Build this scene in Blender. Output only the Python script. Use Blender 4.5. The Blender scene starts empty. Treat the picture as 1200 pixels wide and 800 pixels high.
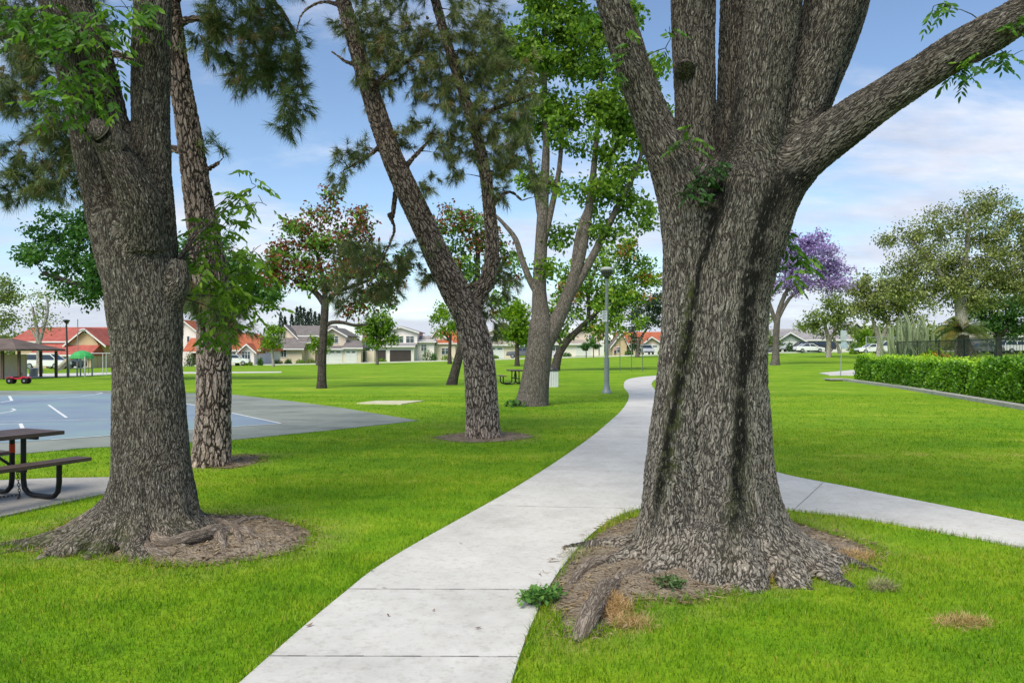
import bpy, bmesh, math, random
import numpy as np
from mathutils import Vector, Matrix, noise, geometry

SC = bpy.context.scene
COL = SC.collection
PI = math.pi
R = math.radians
rng = np.random.default_rng(11)
random.seed(11)

# ------------------------------------------------------------------ camera
cam_d = bpy.data.cameras.new('camera')
cam = bpy.data.objects.new('camera', cam_d); COL.objects.link(cam)
EYE = 1.7; FOC = 900.0; HOR = 412.0
cam.location = (0, 0, EYE)
cam.rotation_euler = (R(90), 0, 0)
cam_d.sensor_width = 36; cam_d.lens = 27.0
cam_d.shift_y = 12.0 / 1200
cam_d.clip_start = 0.05; cam_d.clip_end = 3000
SC.camera = cam

# ------------------------------------------------------------------ sky, sun, exposure
SUN_EL, SUN_AZ = 50, 205     # azimuth clockwise from +Y (behind the camera, to its left)
w = bpy.data.worlds.new('World'); SC.world = w; w.use_nodes = True
nt = w.node_tree; nt.nodes.clear()
def WN(t, **k):
    n = nt.nodes.new(t)
    for a, b in k.items():
        if a in n.inputs: n.inputs[a].default_value = b
        else: setattr(n, a, b)
    return n
L = nt.links.new
sky = WN('ShaderNodeTexSky', sky_type='NISHITA', sun_disc=False, sun_elevation=R(SUN_EL), sun_rotation=R(SUN_AZ),
         altitude=50, air_density=1.0, dust_density=0.25, ozone_density=2.6)
bg1 = WN('ShaderNodeBackground', Strength=0.120); L(sky.outputs[0], bg1.inputs[0])
tc = WN('ShaderNodeTexCoord'); sp = WN('ShaderNodeSeparateXYZ'); L(tc.outputs['Generated'], sp.inputs[0])
def MATH(op, a, b=None, c=None, clamp=False):
    n = nt.nodes.new('ShaderNodeMath'); n.operation = op; n.use_clamp = clamp
    for i, v in enumerate((a, b, c)):
        if v is None: continue
        if isinstance(v, (int, float)): n.inputs[i].default_value = v
        else: L(v, n.inputs[i])
    return n.outputs[0]
zz = MATH('MAXIMUM', sp.outputs[2], 0.0)
den = MATH('ADD', zz, 0.24)
cx = MATH('DIVIDE', sp.outputs[0], den); cy = MATH('DIVIDE', sp.outputs[1], den)
cb = WN('ShaderNodeCombineXYZ'); L(cx, cb.inputs[0]); L(cy, cb.inputs[1]); cb.inputs[2].default_value = 3.7
mp = WN('ShaderNodeMapping'); mp.inputs['Rotation'].default_value = (0, 0, R(20)); mp.inputs['Scale'].default_value = (0.7, 1.15, 1)
mp.inputs['Location'].default_value = (-8.1, 5.5, 0)
L(cb.outputs[0], mp.inputs[0])
n1 = WN('ShaderNodeTexNoise', Scale=1.55, Detail=9.0, Roughness=0.60, Distortion=0.15); L(mp.outputs[0], n1.inputs['Vector'])
hz = MATH('SUBTRACT', 1.0, MATH('MULTIPLY', zz, 2.6, clamp=True), clamp=True)       # 1 on the horizon
cov = MATH('ADD', n1.outputs[0], MATH('MULTIPLY', MATH('POWER', hz, 1.8), 0.22))
mr = WN('ShaderNodeMapRange'); mr.interpolation_type = 'SMOOTHSTEP'
mr.inputs['From Min'].default_value = 0.50; mr.inputs['From Max'].default_value = 0.74; mr.inputs['To Max'].default_value = 0.9
L(cov, mr.inputs['Value'])
n2 = WN('ShaderNodeTexNoise', Scale=3.2, Detail=6.0, Roughness=0.6); L(mp.outputs[0], n2.inputs['Vector'])
cr = WN('ShaderNodeValToRGB')
cr.color_ramp.elements[0].position = .35; cr.color_ramp.elements[0].color = (0.56, 0.59, 0.69, 1)
cr.color_ramp.elements[1].position = .68; cr.color_ramp.elements[1].color = (0.95, 0.96, 1.0, 1)
L(n2.outputs[0], cr.inputs[0])
mxc = nt.nodes.new('ShaderNodeMix'); mxc.data_type = 'RGBA'; L(MATH('MULTIPLY', MATH('POWER', hz, 2.2), .85), mxc.inputs[0]); L(cr.outputs[0], mxc.inputs[6]); mxc.inputs[7].default_value = (.50, .545, .68, 1)
bg2 = WN('ShaderNodeBackground', Strength=0.84); L(mxc.outputs[2], bg2.inputs[0])
mx = WN('ShaderNodeMixShader'); L(mr.outputs[0], mx.inputs[0]); L(bg1.outputs[0], mx.inputs[1]); L(bg2.outputs[0], mx.inputs[2])
wo = WN('ShaderNodeOutputWorld'); L(mx.outputs[0], wo.inputs[0])

sd = bpy.data.lights.new('sun', 'SUN'); sun = bpy.data.objects.new('sun', sd); COL.objects.link(sun)
sd.energy = 3.1; sd.angle = R(38); sd.color = (1.0, 0.93, 0.80)
az, el = R(SUN_AZ), R(SUN_EL)
sdir = Vector((math.sin(az) * math.cos(el), math.cos(az) * math.cos(el), math.sin(el)))
sun.rotation_euler = sdir.to_track_quat('Z', 'Y').to_euler()
SC.view_settings.view_transform = 'Standard'; SC.view_settings.look = 'None'
SC.view_settings.exposure = 0.5; SC.view_settings.gamma = 1.0
SC.render.engine = 'CYCLES'
SC.cycles.max_bounces = 6; SC.cycles.diffuse_bounces = 3; SC.cycles.transmission_bounces = 4; SC.cycles.transparent_max_bounces = 6
SC.cycles.use_denoising = True
SC.cycles.sample_clamp_indirect = 4

# ------------------------------------------------------------------ terrain and pixel helpers
def sm(a, b, t):
    t = min(1, max(0, (t - a) / (b - a))); return t * t * (3 - 2 * t)
def T(x, y):
    return (0.5 + 1.5 * math.tanh(x / 50)) * sm(25, 140, y)
def Tn(x, y):
    t = np.clip((y - 25) / 115, 0, 1); return (0.5 + 1.5 * np.tanh(x / 50)) * t * t * (3 - 2 * t)
def W(px, py, Y): return Vector(((px - 600) / FOC * Y, Y, EYE - (py - HOR) / FOC * Y))
def P(px, py):
    """ground point seen at a pixel of the photograph"""
    y = 2.5; prev = y
    while y < 400:
        p = W(px, py, y)
        if p.z <= T(p.x, p.y): break
        prev = y; y *= 1.02
    a, b = prev, y
    for _ in range(20):
        m = (a + b) / 2; p = W(px, py, m)
        if p.z <= T(p.x, p.y): b = m
        else: a = m
    p = W(px, py, b); p.z = T(p.x, p.y); return p
def G(px, Y):
    x = (px - 600) / FOC * Y; return Vector((x, Y, T(x, Y)))

# ------------------------------------------------------------------ object helpers
def tag(o, label=None, cat=None, group=None, kind=None):
    if label: o['label'] = label
    if cat: o['category'] = cat
    if group: o['group'] = group
    if kind: o['kind'] = kind
    return o
def empty(name, loc, label=None, cat=None, group=None, rz=0, scale=1):
    o = bpy.data.objects.new(name, None); COL.objects.link(o); o.location = loc; o.rotation_euler = (0, 0, rz)
    o.scale = (scale,) * 3; o.empty_display_size = .1
    return tag(o, label, cat, group)
def link(name, me, mat=None, parent=None, world=True):
    """world: vertices are in world space and parent is an unrotated empty"""
    o = bpy.data.objects.new(name, me); COL.objects.link(o)
    if mat: me.materials.append(mat)
    if parent:
        o.parent = parent
        if world: me.transform(Matrix.Translation(-parent.location))
    return o
def copy_tree(o, parent=None):
    c = o.copy(); COL.objects.link(c)
    if parent: c.parent = parent
    for ch in list(o.children): copy_tree(ch, c)
    return c
def np_mesh(name, V, F, attrs=None, smooth=False, uniform=True):
    me = bpy.data.meshes.new(name)
    V = np.asarray(V, dtype=np.float32); F = np.asarray(F, dtype=np.int32)
    k = F.shape[1]
    me.vertices.add(len(V)); me.vertices.foreach_set('co', V.ravel())
    me.loops.add(F.size); me.loops.foreach_set('vertex_index', F.ravel())
    me.polygons.add(len(F)); me.polygons.foreach_set('loop_start', np.arange(len(F), dtype=np.int32) * k)
    me.polygons.foreach_set('loop_total', np.full(len(F), k, dtype=np.int32))
    me.update(calc_edges=True)
    for an, (dom, arr) in (attrs or {}).items():
        arr = np.asarray(arr, dtype=np.float32)
        if arr.ndim == 1:
            a = me.attributes.new(an, 'FLOAT', dom); a.data.foreach_set('value', arr)
        else:
            a = me.attributes.new(an, 'FLOAT_VECTOR', dom); a.data.foreach_set('vector', arr.ravel())
    if smooth: me.shade_smooth()
    return me

class MB:
    def __init__(s): s.v = []; s.f = []
    def add(s, vs, fs):
        b = len(s.v); s.v += [tuple(v) for v in vs]; s.f += [tuple(i + b for i in f) for f in fs]; return s
    def box(s, x0, x1, y0, y1, z0, z1):
        return s.add([(x0,y0,z0),(x1,y0,z0),(x1,y1,z0),(x0,y1,z0),(x0,y0,z1),(x1,y0,z1),(x1,y1,z1),(x0,y1,z1)],
                     [(0,3,2,1),(4,5,6,7),(0,1,5,4),(1,2,6,5),(2,3,7,6),(3,0,4,7)])
    def tube(s, pts, rad, n=8, caps=True):
        pts = [Vector(p) for p in pts]
        if isinstance(rad, (int, float)): rad = [rad] * len(pts)
        t0 = (pts[1] - pts[0]).normalized()
        u = t0.orthogonal().normalized(); vs = []; prev = t0
        for i, p in enumerate(pts):
            if i == 0: t = t0
            elif i == len(pts) - 1: t = (pts[i] - pts[i-1]).normalized()
            else: t = ((pts[i+1] - pts[i]).normalized() + (pts[i] - pts[i-1]).normalized())
            if t.length < 1e-6: t = prev.copy()
            t.normalize()
            q = prev.rotation_difference(t); u = (q @ u); u = (u - t * u.dot(t)).normalized(); prev = t
            v = t.cross(u)
            for k in range(n):
                a = 2 * PI * k / n; vs.append(p + (u * math.cos(a) + v * math.sin(a)) * rad[i])
        fs = []
        for i in range(len(pts) - 1):
            for k in range(n):
                fs.append((i*n+k, i*n+(k+1) % n, (i+1)*n+(k+1) % n, (i+1)*n+k))
        if caps: fs.append(tuple(range(n-1, -1, -1))); fs.append(tuple(range((len(pts)-1)*n, len(pts)*n)))
        return s.add(vs, fs)
    def lathe(s, c, prof, n=20):
        """prof: (radius, z) from bottom to top round c"""
        c = Vector(c); vs = []; fs = []
        for r, z in prof:
            for k in range(n): vs.append((c.x + r*math.cos(2*PI*k/n), c.y + r*math.sin(2*PI*k/n), c.z + z))
        for i in range(len(prof)-1):
            for k in range(n): fs.append((i*n+k, i*n+(k+1) % n, (i+1)*n+(k+1) % n, (i+1)*n+k))
        fs.append(tuple(range(n-1, -1, -1))); fs.append(tuple(range((len(prof)-1)*n, len(prof)*n)))
        return s.add(vs, fs)
    def prism(s, poly, a, b, axis='y'):
        """poly of (u, z) extruded from a to b along y (u=x) or x (u=y)"""
        n = len(poly)
        if axis == 'y': vs = [(u, a, z) for u, z in poly] + [(u, b, z) for u, z in poly]
        elif axis == 'x': vs = [(a, u, z) for u, z in poly] + [(b, u, z) for u, z in poly]
        else: vs = [(u, z, a) for u, z in poly] + [(u, z, b) for u, z in poly]
        return s.add(vs, [tuple(range(n)), tuple(range(2*n-1, n-1, -1))] + [(i, i+n, (i+1) % n + n, (i+1) % n) for i in range(n)])
    def build(s, name, mat, parent=None, smooth=False, world=True, bevel=0):
        me = bpy.data.meshes.new(name); me.from_pydata(s.v, [], s.f)
        bm = bmesh.new(); bm.from_mesh(me)
        bmesh.ops.recalc_face_normals(bm, faces=bm.faces)
        if bevel:
            bmesh.ops.bevel(bm, geom=[e for e in bm.edges if len(e.link_faces) == 2 and e.calc_face_angle(0) > .6], offset=bevel, segments=2, affect='EDGES', clamp_overlap=True)
        bm.to_mesh(me); bm.free()
        if smooth:
            me.shade_smooth(); me.set_sharp_from_angle(angle=R(40))
        return link(name, me, mat, parent, world)

# ------------------------------------------------------------------ materials
class NT:
    def __init__(s, name):
        s.m = bpy.data.materials.new(name); s.m.use_nodes = True; s.t = s.m.node_tree
        s.b = s.t.nodes['Principled BSDF']; s.o = s.t.nodes['Material Output']
    def n(s, t, **k):
        n = s.t.nodes.new(t)
        for a, b in k.items():
            if a in n.inputs:
                if hasattr(b, 'is_linked') or isinstance(b, bpy.types.NodeSocket): s.t.links.new(b, n.inputs[a])
                else: n.inputs[a].default_value = b
            else: setattr(n, a, b)
        return n
    def l(s, a, b): s.t.links.new(a, b)
    def obj(s): return s.n('ShaderNodeTexCoord').outputs['Object']
    def attr(s, name, vec=False):
        a = s.n('ShaderNodeAttribute', attribute_name=name); return a.outputs['Vector' if vec else 'Fac']
    def map(s, v, scale=(1,1,1), loc=(0,0,0)):
        return s.n('ShaderNodeMapping', Vector=v, Scale=scale, Location=loc).outputs[0]
    def noise(s, v, scale, detail=4, rough=.55, dist=0, out='Fac'):
        return s.n('ShaderNodeTexNoise', Vector=v, Scale=scale, Detail=detail, Roughness=rough, Distortion=dist).outputs[out]
    def vor(s, v, scale, feature='F1', out='Distance', rand=1.0):
        n = s.t.nodes.new('ShaderNodeTexVoronoi'); n.feature = feature
        s.l(v, n.inputs['Vector']); n.inputs['Scale'].default_value = scale; n.inputs['Randomness'].default_value = rand
        return n.outputs[out]
    def math(s, op, a, b=None, clamp=False):
        n = s.t.nodes.new('ShaderNodeMath'); n.operation = op; n.use_clamp = clamp
        for i, v in enumerate((a, b)):
            if v is None: continue
            if isinstance(v, (int, float)): n.inputs[i].default_value = v
            else: s.l(v, n.inputs[i])
        return n.outputs[0]
    def rng(s, v, a, b, c=0, d=1, smooth=False):
        n = s.n('ShaderNodeMapRange'); s.l(v, n.inputs['Value'])
        if smooth: n.interpolation_type = 'SMOOTHSTEP'
        for k, x in zip(('From Min', 'From Max', 'To Min', 'To Max'), (a, b, c, d)): n.inputs[k].default_value = x
        return n.outputs[0]
    def ramp(s, v, stops):
        n = s.n('ShaderNodeValToRGB'); s.l(v, n.inputs[0]); e = n.color_ramp.elements
        while len(e) < len(stops): e.new(.5)
        for i, (p, c) in enumerate(stops): e[i].position = p; e[i].color = (*c, 1)
        return n.outputs[0]
    def mix(s, f, a, b, blend='MIX'):
        n = s.t.nodes.new('ShaderNodeMix'); n.data_type = 'RGBA'; n.blend_type = blend
        for i, v in ((0, f), (6, a), (7, b)):
            if isinstance(v, (int, float)): n.inputs[i].default_value = v
            elif isinstance(v, tuple): n.inputs[i].default_value = (*v, 1)
            else: s.l(v, n.inputs[i])
        return n.outputs[2]
    def vmath(s, op, a, b=None):
        n = s.t.nodes.new('ShaderNodeVectorMath'); n.operation = op
        for i, v in enumerate((a, b)):
            if v is None: continue
            if isinstance(v, tuple): n.inputs[i].default_value = v
            elif isinstance(v, (int, float)): n.inputs['Scale'].default_value = v
            else: s.l(v, n.inputs[i])
        return n.outputs[0]
    def bump(s, h, strength=.5, dist=.01):
        n = s.n('ShaderNodeBump', Height=h, Strength=strength, Distance=dist); s.l(n.outputs[0], s.b.inputs['Normal']); return n
    def col(s, c):
        if isinstance(c, tuple): s.b.inputs['Base Color'].default_value = (*c, 1)
        else: s.l(c, s.b.inputs['Base Color'])
    def set(s, rough=.8, spec=.3, metal=0):
        s.b.inputs['Roughness'].default_value = rough; s.b.inputs['Specular IOR Level'].default_value = spec; s.b.inputs['Metallic'].default_value = metal

def M(name, c, rough=.8, var=.18, scale=6, bump=.3, bscale=30, bdist=.004, spec=.3, metal=0):
    k = NT(name); o = k.obj(); f = k.noise(o, scale, 6, .6)
    lo = tuple(x * (1 - var) for x in c); hi = tuple(min(1, x * (1 + var)) for x in c)
    k.col(k.ramp(f, [(.3, lo), (.7, hi)])); k.set(rough, spec, metal)
    if bump: k.bump(k.noise(o, bscale, 4), bump, bdist)
    return k.m

BRIGHT = {'leaf_green': 1.5, 'leaf_dark': 1.9, 'leaf_rusty': 1.5, 'leaf_autumn': 1.6, 'leaf_olive': 1.6, 'leaf_olive_green': 1.6, 'leaf_bright': 1.15, 'ash_leaf': 1.25, 'pine_needles': 1.1, 'pine_needles_dry': 1.1, 'hedge_leaf': 1.45, 'shade_leaf': 1.15}
def mat_leaf(name, dark, mid, light, trans=.35, rough=.5, accent=None, spec=.35):
    k = NT(name); r = k.attr('rnd')
    if name in BRIGHT: dark, mid, light = [tuple(min(.9, x*BRIGHT[name]) for x in t) for t in (dark, mid, light)]
    st = [(0, dark), (.5, mid), (1, light)] if not accent else [(0, dark), (.42, mid), (.80, light), (.86, accent), (1, accent)]
    c = k.ramp(r, st); k.col(c); k.set(rough, spec)
    tr = k.n('ShaderNodeBsdfTranslucent'); k.l(k.mix(1.0, c, (1.0, 1.0, .55), 'MULTIPLY'), tr.inputs[0])
    mxs = k.n('ShaderNodeMixShader'); mxs.inputs[0].default_value = trans
    k.l(k.b.outputs[0], mxs.inputs[1]); k.l(tr.outputs[0], mxs.inputs[2]); k.l(mxs.outputs[0], k.o.inputs[0])
    return k.m

def mat_bark(name, ridge, fissure, sc=(38, 38, 9), hard=(.02, .30), disp=.012, stain=True, real=False, coord='bk', lichen=.5, second=None, plates=False):
    k = NT(name)
    p = k.attr(coord, True) if coord == 'bk' else k.obj()
    wv = k.vmath('SCALE', k.vmath('SUBTRACT', k.noise(p, 6, 3, .5, out='Color'), (.5, .5, .5)), .07)
    p2 = k.vmath('ADD', p, wv)
    q = k.map(p2, sc)
    upper_shade = k.rng(k.n('ShaderNodeSeparateXYZ', Vector=p).outputs[2], 1.6, 3.4, 0, 1, True) if coord == 'bk' else None  # upper bark darkened: its own darker tone plus crown shade put into the colour
    def net(v, lo, hi):      # braided fissures: zero crossings of a stretched noise
        n = k.noise(v, 1, 2, .45); return k.rng(k.math('ABSOLUTE', k.math('SUBTRACT', n, .5)), lo, hi, 0, 1, True)
    if plates:
        e = k.vor(q, 1.0, 'DISTANCE_TO_EDGE'); h = k.math('MULTIPLY', k.rng(e, hard[0], hard[1], 0, 1, True), net(k.map(p2, tuple(v*.9 for v in sc), (4, 1, 2)), .0, .05))
    else: h = net(q, .0, hard[1])
    h2 = net(k.map(p2, tuple(v * 2.1 for v in sc), (3, 7, 1)), 0, hard[1]*1.1)
    fine = k.noise(k.map(p, (190, 190, 45)), 1, 4, .65)
    hh = k.math('ADD', k.math('MULTIPLY', h, .52), k.math('ADD', k.math('MULTIPLY', k.math('MULTIPLY', h2, k.rng(h, 0, .5, .3, 1)), .30), k.math('MULTIPLY', k.rng(fine, .25, .75), .18)))
    c = k.ramp(hh, [(.12, fissure), (.50, tuple(a*.50 + b*.50 for a, b in zip(ridge, fissure))), (.82, tuple(a*.9 for a in ridge)), (.97, tuple(min(.6, a*1.45) for a in ridge))])
    blk = k.noise(k.map(p, (9, 9, 2.5)), 1, 3, .5)
    c = k.mix(k.rng(blk, .45, .7, 0, .28), c, k.mix(1.0, c, second or (1.3, 1.24, 1.15), 'MULTIPLY'))
    big = k.noise(p, 1.6, 4, .6)
    c = k.mix(k.rng(big, .35, .7, 0, .4), c, k.mix(1.0, c, (.58, .56, .54), 'MULTIPLY'))
    if upper_shade: c = k.mix(upper_shade, c, k.mix(1.0, c, (.62, .60, .58), 'MULTIPLY')); c = k.mix(k.rng(k.n('ShaderNodeSeparateXYZ', Vector=p).outputs[2], .55, .0, 0, .7, True), c, k.mix(1.0, c, (1.35, 1.3, 1.22), 'MULTIPLY'))
    if lichen:
        li = k.noise(k.map(p, (75, 75, 22)), 1, 2, .5)
        c = k.mix(k.math('MULTIPLY', k.rng(li, .60, .68), k.math('MULTIPLY', h, lichen)), c, (.52, .51, .46))
    if stain:
        s_ = k.attr('stain'); mo = k.attr('moss')
        ns = k.rng(k.noise(p, 9, 4, .6), .22, .48)
        fle = k.rng(k.noise(k.map(p, (60, 60, 14), (2, 2, 2)), 1, 2, .5), .58, .63, 1, .30)
        c = k.mix(k.math('MULTIPLY', mo, k.rng(k.noise(p, 14, 3, .6), .35, .6)), c, (.050, .066, .012))
        c = k.mix(k.math('MULTIPLY', k.math('MULTIPLY', s_, 1.0), k.math('MULTIPLY', ns, fle), True), c, (.011, .011, .009))
    k.col(c); k.set(.92, .15)
    if real:
        d = k.n('ShaderNodeDisplacement', Height=hh, Midlevel=.6, Scale=disp); k.l(d.outputs[0], k.o.inputs['Displacement'])
        k.m.displacement_method = 'BOTH'
    else: k.bump(hh, 1.0, disp)
    return k.m

# ------------------------------------------------------------------ the ground
def grass_colour(k, pos):
    """shared by the turf and its blades: lush green with yellower, drier patches"""
    a = k.noise(pos, .38, 5, .62); b = k.noise(pos, 2.6, 4, .6); st = k.noise(k.map(pos, (.05, .62, 1)), 1, 3, .55)
    f = k.math('ADD', k.math('MULTIPLY', a, .42), k.math('ADD', k.math('MULTIPLY', b, .30), k.math('MULTIPLY', st, .28)))
    return k.ramp(f, [(.33, (.080, .205, .006)), (.45, (.150, .310, .008)), (.56, (.240, .385, .014)), (.65, (.40, .44, .07))])
def lawn_material():
    k = NT('lawn_turf'); pos = k.n('ShaderNodeNewGeometry').outputs['Position']
    c = grass_colour(k, pos)
    fine = k.noise(pos, 24, 3, .7); fine2 = k.noise(pos, 90, 2, .7)
    ff = k.math('ADD', k.math('MULTIPLY', fine, .5), k.math('MULTIPLY', fine2, .5))
    c = k.mix(1.0, c, k.ramp(ff, [(.34, (.58, .60, .6)), (.58, (1.15, 1.1, 1.1))]), 'MULTIPLY')
    # worn, dry halo where the soil shows
    d = k.attr('dry'); c = k.mix(k.math('MULTIPLY', d, k.rng(k.noise(pos, 6, 4, .6), .3, .6)), c, (.30, .25, .11))
    k.col(c); k.set(.85, .12); k.bump(ff, .6, .03); return k.m
def blade_material():
    k = NT('grass_blades'); pos = k.n('ShaderNodeNewGeometry').outputs['Position']
    c = grass_colour(k, pos)
    c = k.mix(1.0, c, k.ramp(k.attr('rnd'), [(0, (.42, .52, .5)), (.55, (1.12, 1.1, 1.0)), (.93, (1.3, 1.2, 1.1)), (.97, (2.4, 1.15, 5.0)), (1, (2.4, 1.15, 5.0))]), 'MULTIPLY')
    k.col(c); k.set(.55, .25)
    tr = k.n('ShaderNodeBsdfTranslucent'); k.l(c, tr.inputs[0]); m = k.n('ShaderNodeMixShader'); m.inputs[0].default_value = .35
    k.l(k.b.outputs[0], m.inputs[1]); k.l(tr.outputs[0], m.inputs[2]); k.l(m.outputs[0], k.o.inputs[0]); return k.m
def concrete(name, base, stain=(.62, .60, .56), joints=None):
    k = NT(name); pos = k.n('ShaderNodeNewGeometry').outputs['Position']
    a = k.noise(pos, 1.1, 6, .65); b = k.noise(pos, 18, 5, .75); sw = k.noise(k.map(pos, (9, 90, 1)), 1, 3, .6)
    c = k.ramp(a, [(.3, tuple(x*.82 for x in base)), (.55, base), (.75, tuple(min(.95, x*1.08) for x in base))])
    m2_ = k.noise(pos, 5.5, 6, .7); c = k.mix(k.rng(m2_, .48, .62, 0, .22), c, k.mix(1.0, c, (.80, .775, .73), 'MULTIPLY'))
    c = k.mix(k.rng(m2_, .44, .36, 0, .3), c, k.mix(1.0, c, (1.14, 1.14, 1.15), 'MULTIPLY'))
    c = k.mix(k.rng(b, .50, .66, 0, .42), c, k.mix(1.0, c, stain, 'MULTIPLY'))
    sp_ = k.vor(pos, 34, 'F1'); c = k.mix(k.math('MULTIPLY', k.rng(sp_, .10, .04), k.rng(k.noise(pos, 3, 3), .5, .62)), c, (.12, .10, .08))
    wet = k.noise(pos, .55, 5, .7); c = k.mix(k.rng(wet, .60, .72, 0, .5), c, k.mix(1.0, c, (.72, .71, .68), 'MULTIPLY'))
    k.col(c); k.set(.85, .2); k.bump(k.math('ADD', sw, b), .35, .004); return k.m

def spline(pts, per=8):
    """Catmull-Rom through 2-D points (open)"""
    pts = [Vector((p[0], p[1])) for p in pts]; out = []
    for i in range(len(pts) - 1):
        a = pts[max(0, i-1)]; b = pts[i]; c = pts[i+1]; d = pts[min(len(pts)-1, i+2)]
        for j in range(per):
            t = j / per
            out.append(.5*((2*b) + (c-a)*t + (2*a-5*b+4*c-d)*t*t + (3*b-a-3*c+d)*t**3))
    out.append(pts[-1]); return out
def gpx(l): return [P(a, b).to_2d() for a, b in l]
def inpoly(x, y, poly):
    x = np.asarray(x); y = np.asarray(y); ins = np.zeros(x.shape, bool); n = len(poly); j = n - 1
    for i in range(n):
        xi, yi = poly[i]; xj, yj = poly[j]
        c = ((yi > y) != (yj > y)) & (x < (xj - xi) * (y - yi) / ((yj - yi) if yj != yi else 1e-9) + xi)
        ins ^= c; j = i
    return ins
def sheet(name, poly, dz, mat, step=.5, thick=.0, hf=None, kind='structure', parent=None):
    """a ground sheet that follows the terrain, dz above it; hf(x, y) adds height"""
    pl = [Vector((p[0], p[1])) for p in poly]
    # refine the outline
    ring = []
    for i, a in enumerate(pl):
        b = pl[(i+1) % len(pl)]; n = max(1, int((b-a).length / step))
        for j in range(n): ring.append(a + (b-a) * j / n)
    xs = [p.x for p in ring]; ys = [p.y for p in ring]
    gx, gy = np.meshgrid(np.arange(min(xs)+step*.5, max(xs), step), np.arange(min(ys)+step*.5, max(ys), step))
    gx = gx.ravel() + rng.uniform(-.2, .2, gx.size)*step; gy = gy.ravel() + rng.uniform(-.2, .2, gy.size)*step
    k = inpoly(gx, gy, ring); nin = len(ring)
    allp = ring + [Vector((a, b)) for a, b in zip(gx[k], gy[k])]
    v2, _, f2, *_ = geometry.delaunay_2d_cdt(allp, [(i, (i+1) % nin) for i in range(nin)], [], 1, 1e-5)
    me = bpy.data.meshes.new(name)
    V = [(p.x, p.y, T(p.x, p.y) + dz + (hf(p.x, p.y) if hf else 0)) for p in v2]
    me.from_pydata(V, [], [tuple(f) for f in f2])
    bm = bmesh.new(); bm.from_mesh(me); bmesh.ops.recalc_face_normals(bm, faces=bm.faces)
    if bm.faces and sum(f.normal.z for f in bm.faces) < 0: bmesh.ops.reverse_faces(bm, faces=bm.faces)
    if thick:
        be = [e for e in bm.edges if e.is_boundary]; r = bmesh.ops.extrude_edge_only(bm, edges=be)
        for v in r['geom']:
            if isinstance(v, bmesh.types.BMVert): v.co.z -= thick
    bm.to_mesh(me); bm.free()
    if hf: me.shade_smooth()
    o = link(name, me, mat, parent, world=True)
    if kind and not parent: o['kind'] = kind
    return o

# outlines on the ground
pathL = spline(gpx([(225, 860), (285, 800), (400, 700), (470, 649), (600, 575), (665, 533), (706, 502), (731, 478), (737, 463), (731, 452), (738, 444), (771, 440), (830, 436.5), (900, 433)]))
pathR = spline(gpx([(900, 436), (830, 439.5), (776, 443.5), (764, 449), (768, 458), (776, 472), (790, 495), (830, 525), (905, 553), (1000, 573), (1100, 593), (1200, 613), (1420, 655)]))
pathR2 = spline(gpx([(1420, 705), (1200, 644), (1100, 624), (1000, 607), (905, 596), (830, 590), (748, 598), (700, 622), (655, 672), (625, 730), (600, 800), (588, 860)]))
PATH = pathL + pathR + pathR2
COURT = [Vector((-16, 4.5)), Vector((-8.4, 12.4))] + gpx([(100, 525), (270, 516), (400, 503), (490, 493), (400, 478), (340, 470), (270, 462)]) + [Vector((-17.4, 33.3)), Vector((-40, 33.5)), Vector((-46, 12))]
PAD = gpx([(-60, 622), (0, 607), (125, 579), (160, 571), (150, 560), (60, 561.5), (0, 564), (-150, 568)]) + [Vector((-9.5, 6.2))]
PAD2 = gpx([(418, 473), (440, 470.3), (497, 470), (470, 474.2)])
PLAYPATH = gpx([(-60, 444.5), (30, 443), (90, 441), (140, 438.5), (330, 436.6), (330, 435.6), (140, 436.6), (60, 438), (-60, 440)])
SIDEPAD = gpx([(960, 437.5), (1000, 434), (1015, 436), (1000, 440), (972, 440)])
def blob(c, rx, ry, n=40, amp=.16, seed=0, rot=0):
    out = []
    for i in range(n):
        a = 2*PI*i/n; r = 1 + amp*noise.noise(Vector((math.cos(a)*1.3+seed, math.sin(a)*1.3, seed*.7))) * 2 + amp*.5*noise.noise(Vector((math.cos(a)*5, math.sin(a)*5, seed)))*2
        x = rx*r*math.cos(a); y = ry*r*math.sin(a)
        out.append(Vector((c[0] + x*math.cos(rot) - y*math.sin(rot), c[1] + x*math.sin(rot) + y*math.cos(rot))))
    return out
def soilpx(l): return [p for p in spline(gpx(l + [l[0]]), 6)][:-1]
SOIL_A = soilpx([(10, 643), (60, 622), (110, 606), (160, 600), (235, 603), (310, 606), (362, 622), (350, 643), (290, 657), (215, 664), (130, 656), (60, 648)])
SOIL_B = soilpx([(642, 706), (648, 680), (672, 650), (705, 624), (745, 606), (800, 598), (900, 604), (960, 622), (1015, 640), (1025, 657), (985, 668), (925, 678), (880, 690), (800, 704), (752, 702), (735, 722), (700, 742), (665, 748), (655, 730)])
SOIL_C = soilpx([(236, 545), (262, 536), (302, 534), (300, 542), (268, 549)])
SOIL_D = soilpx([(505, 513), (540, 508), (600, 507), (625, 512), (590, 517), (540, 518)])
SOILS = [SOIL_A, SOIL_B, SOIL_C, SOIL_D]

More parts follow.
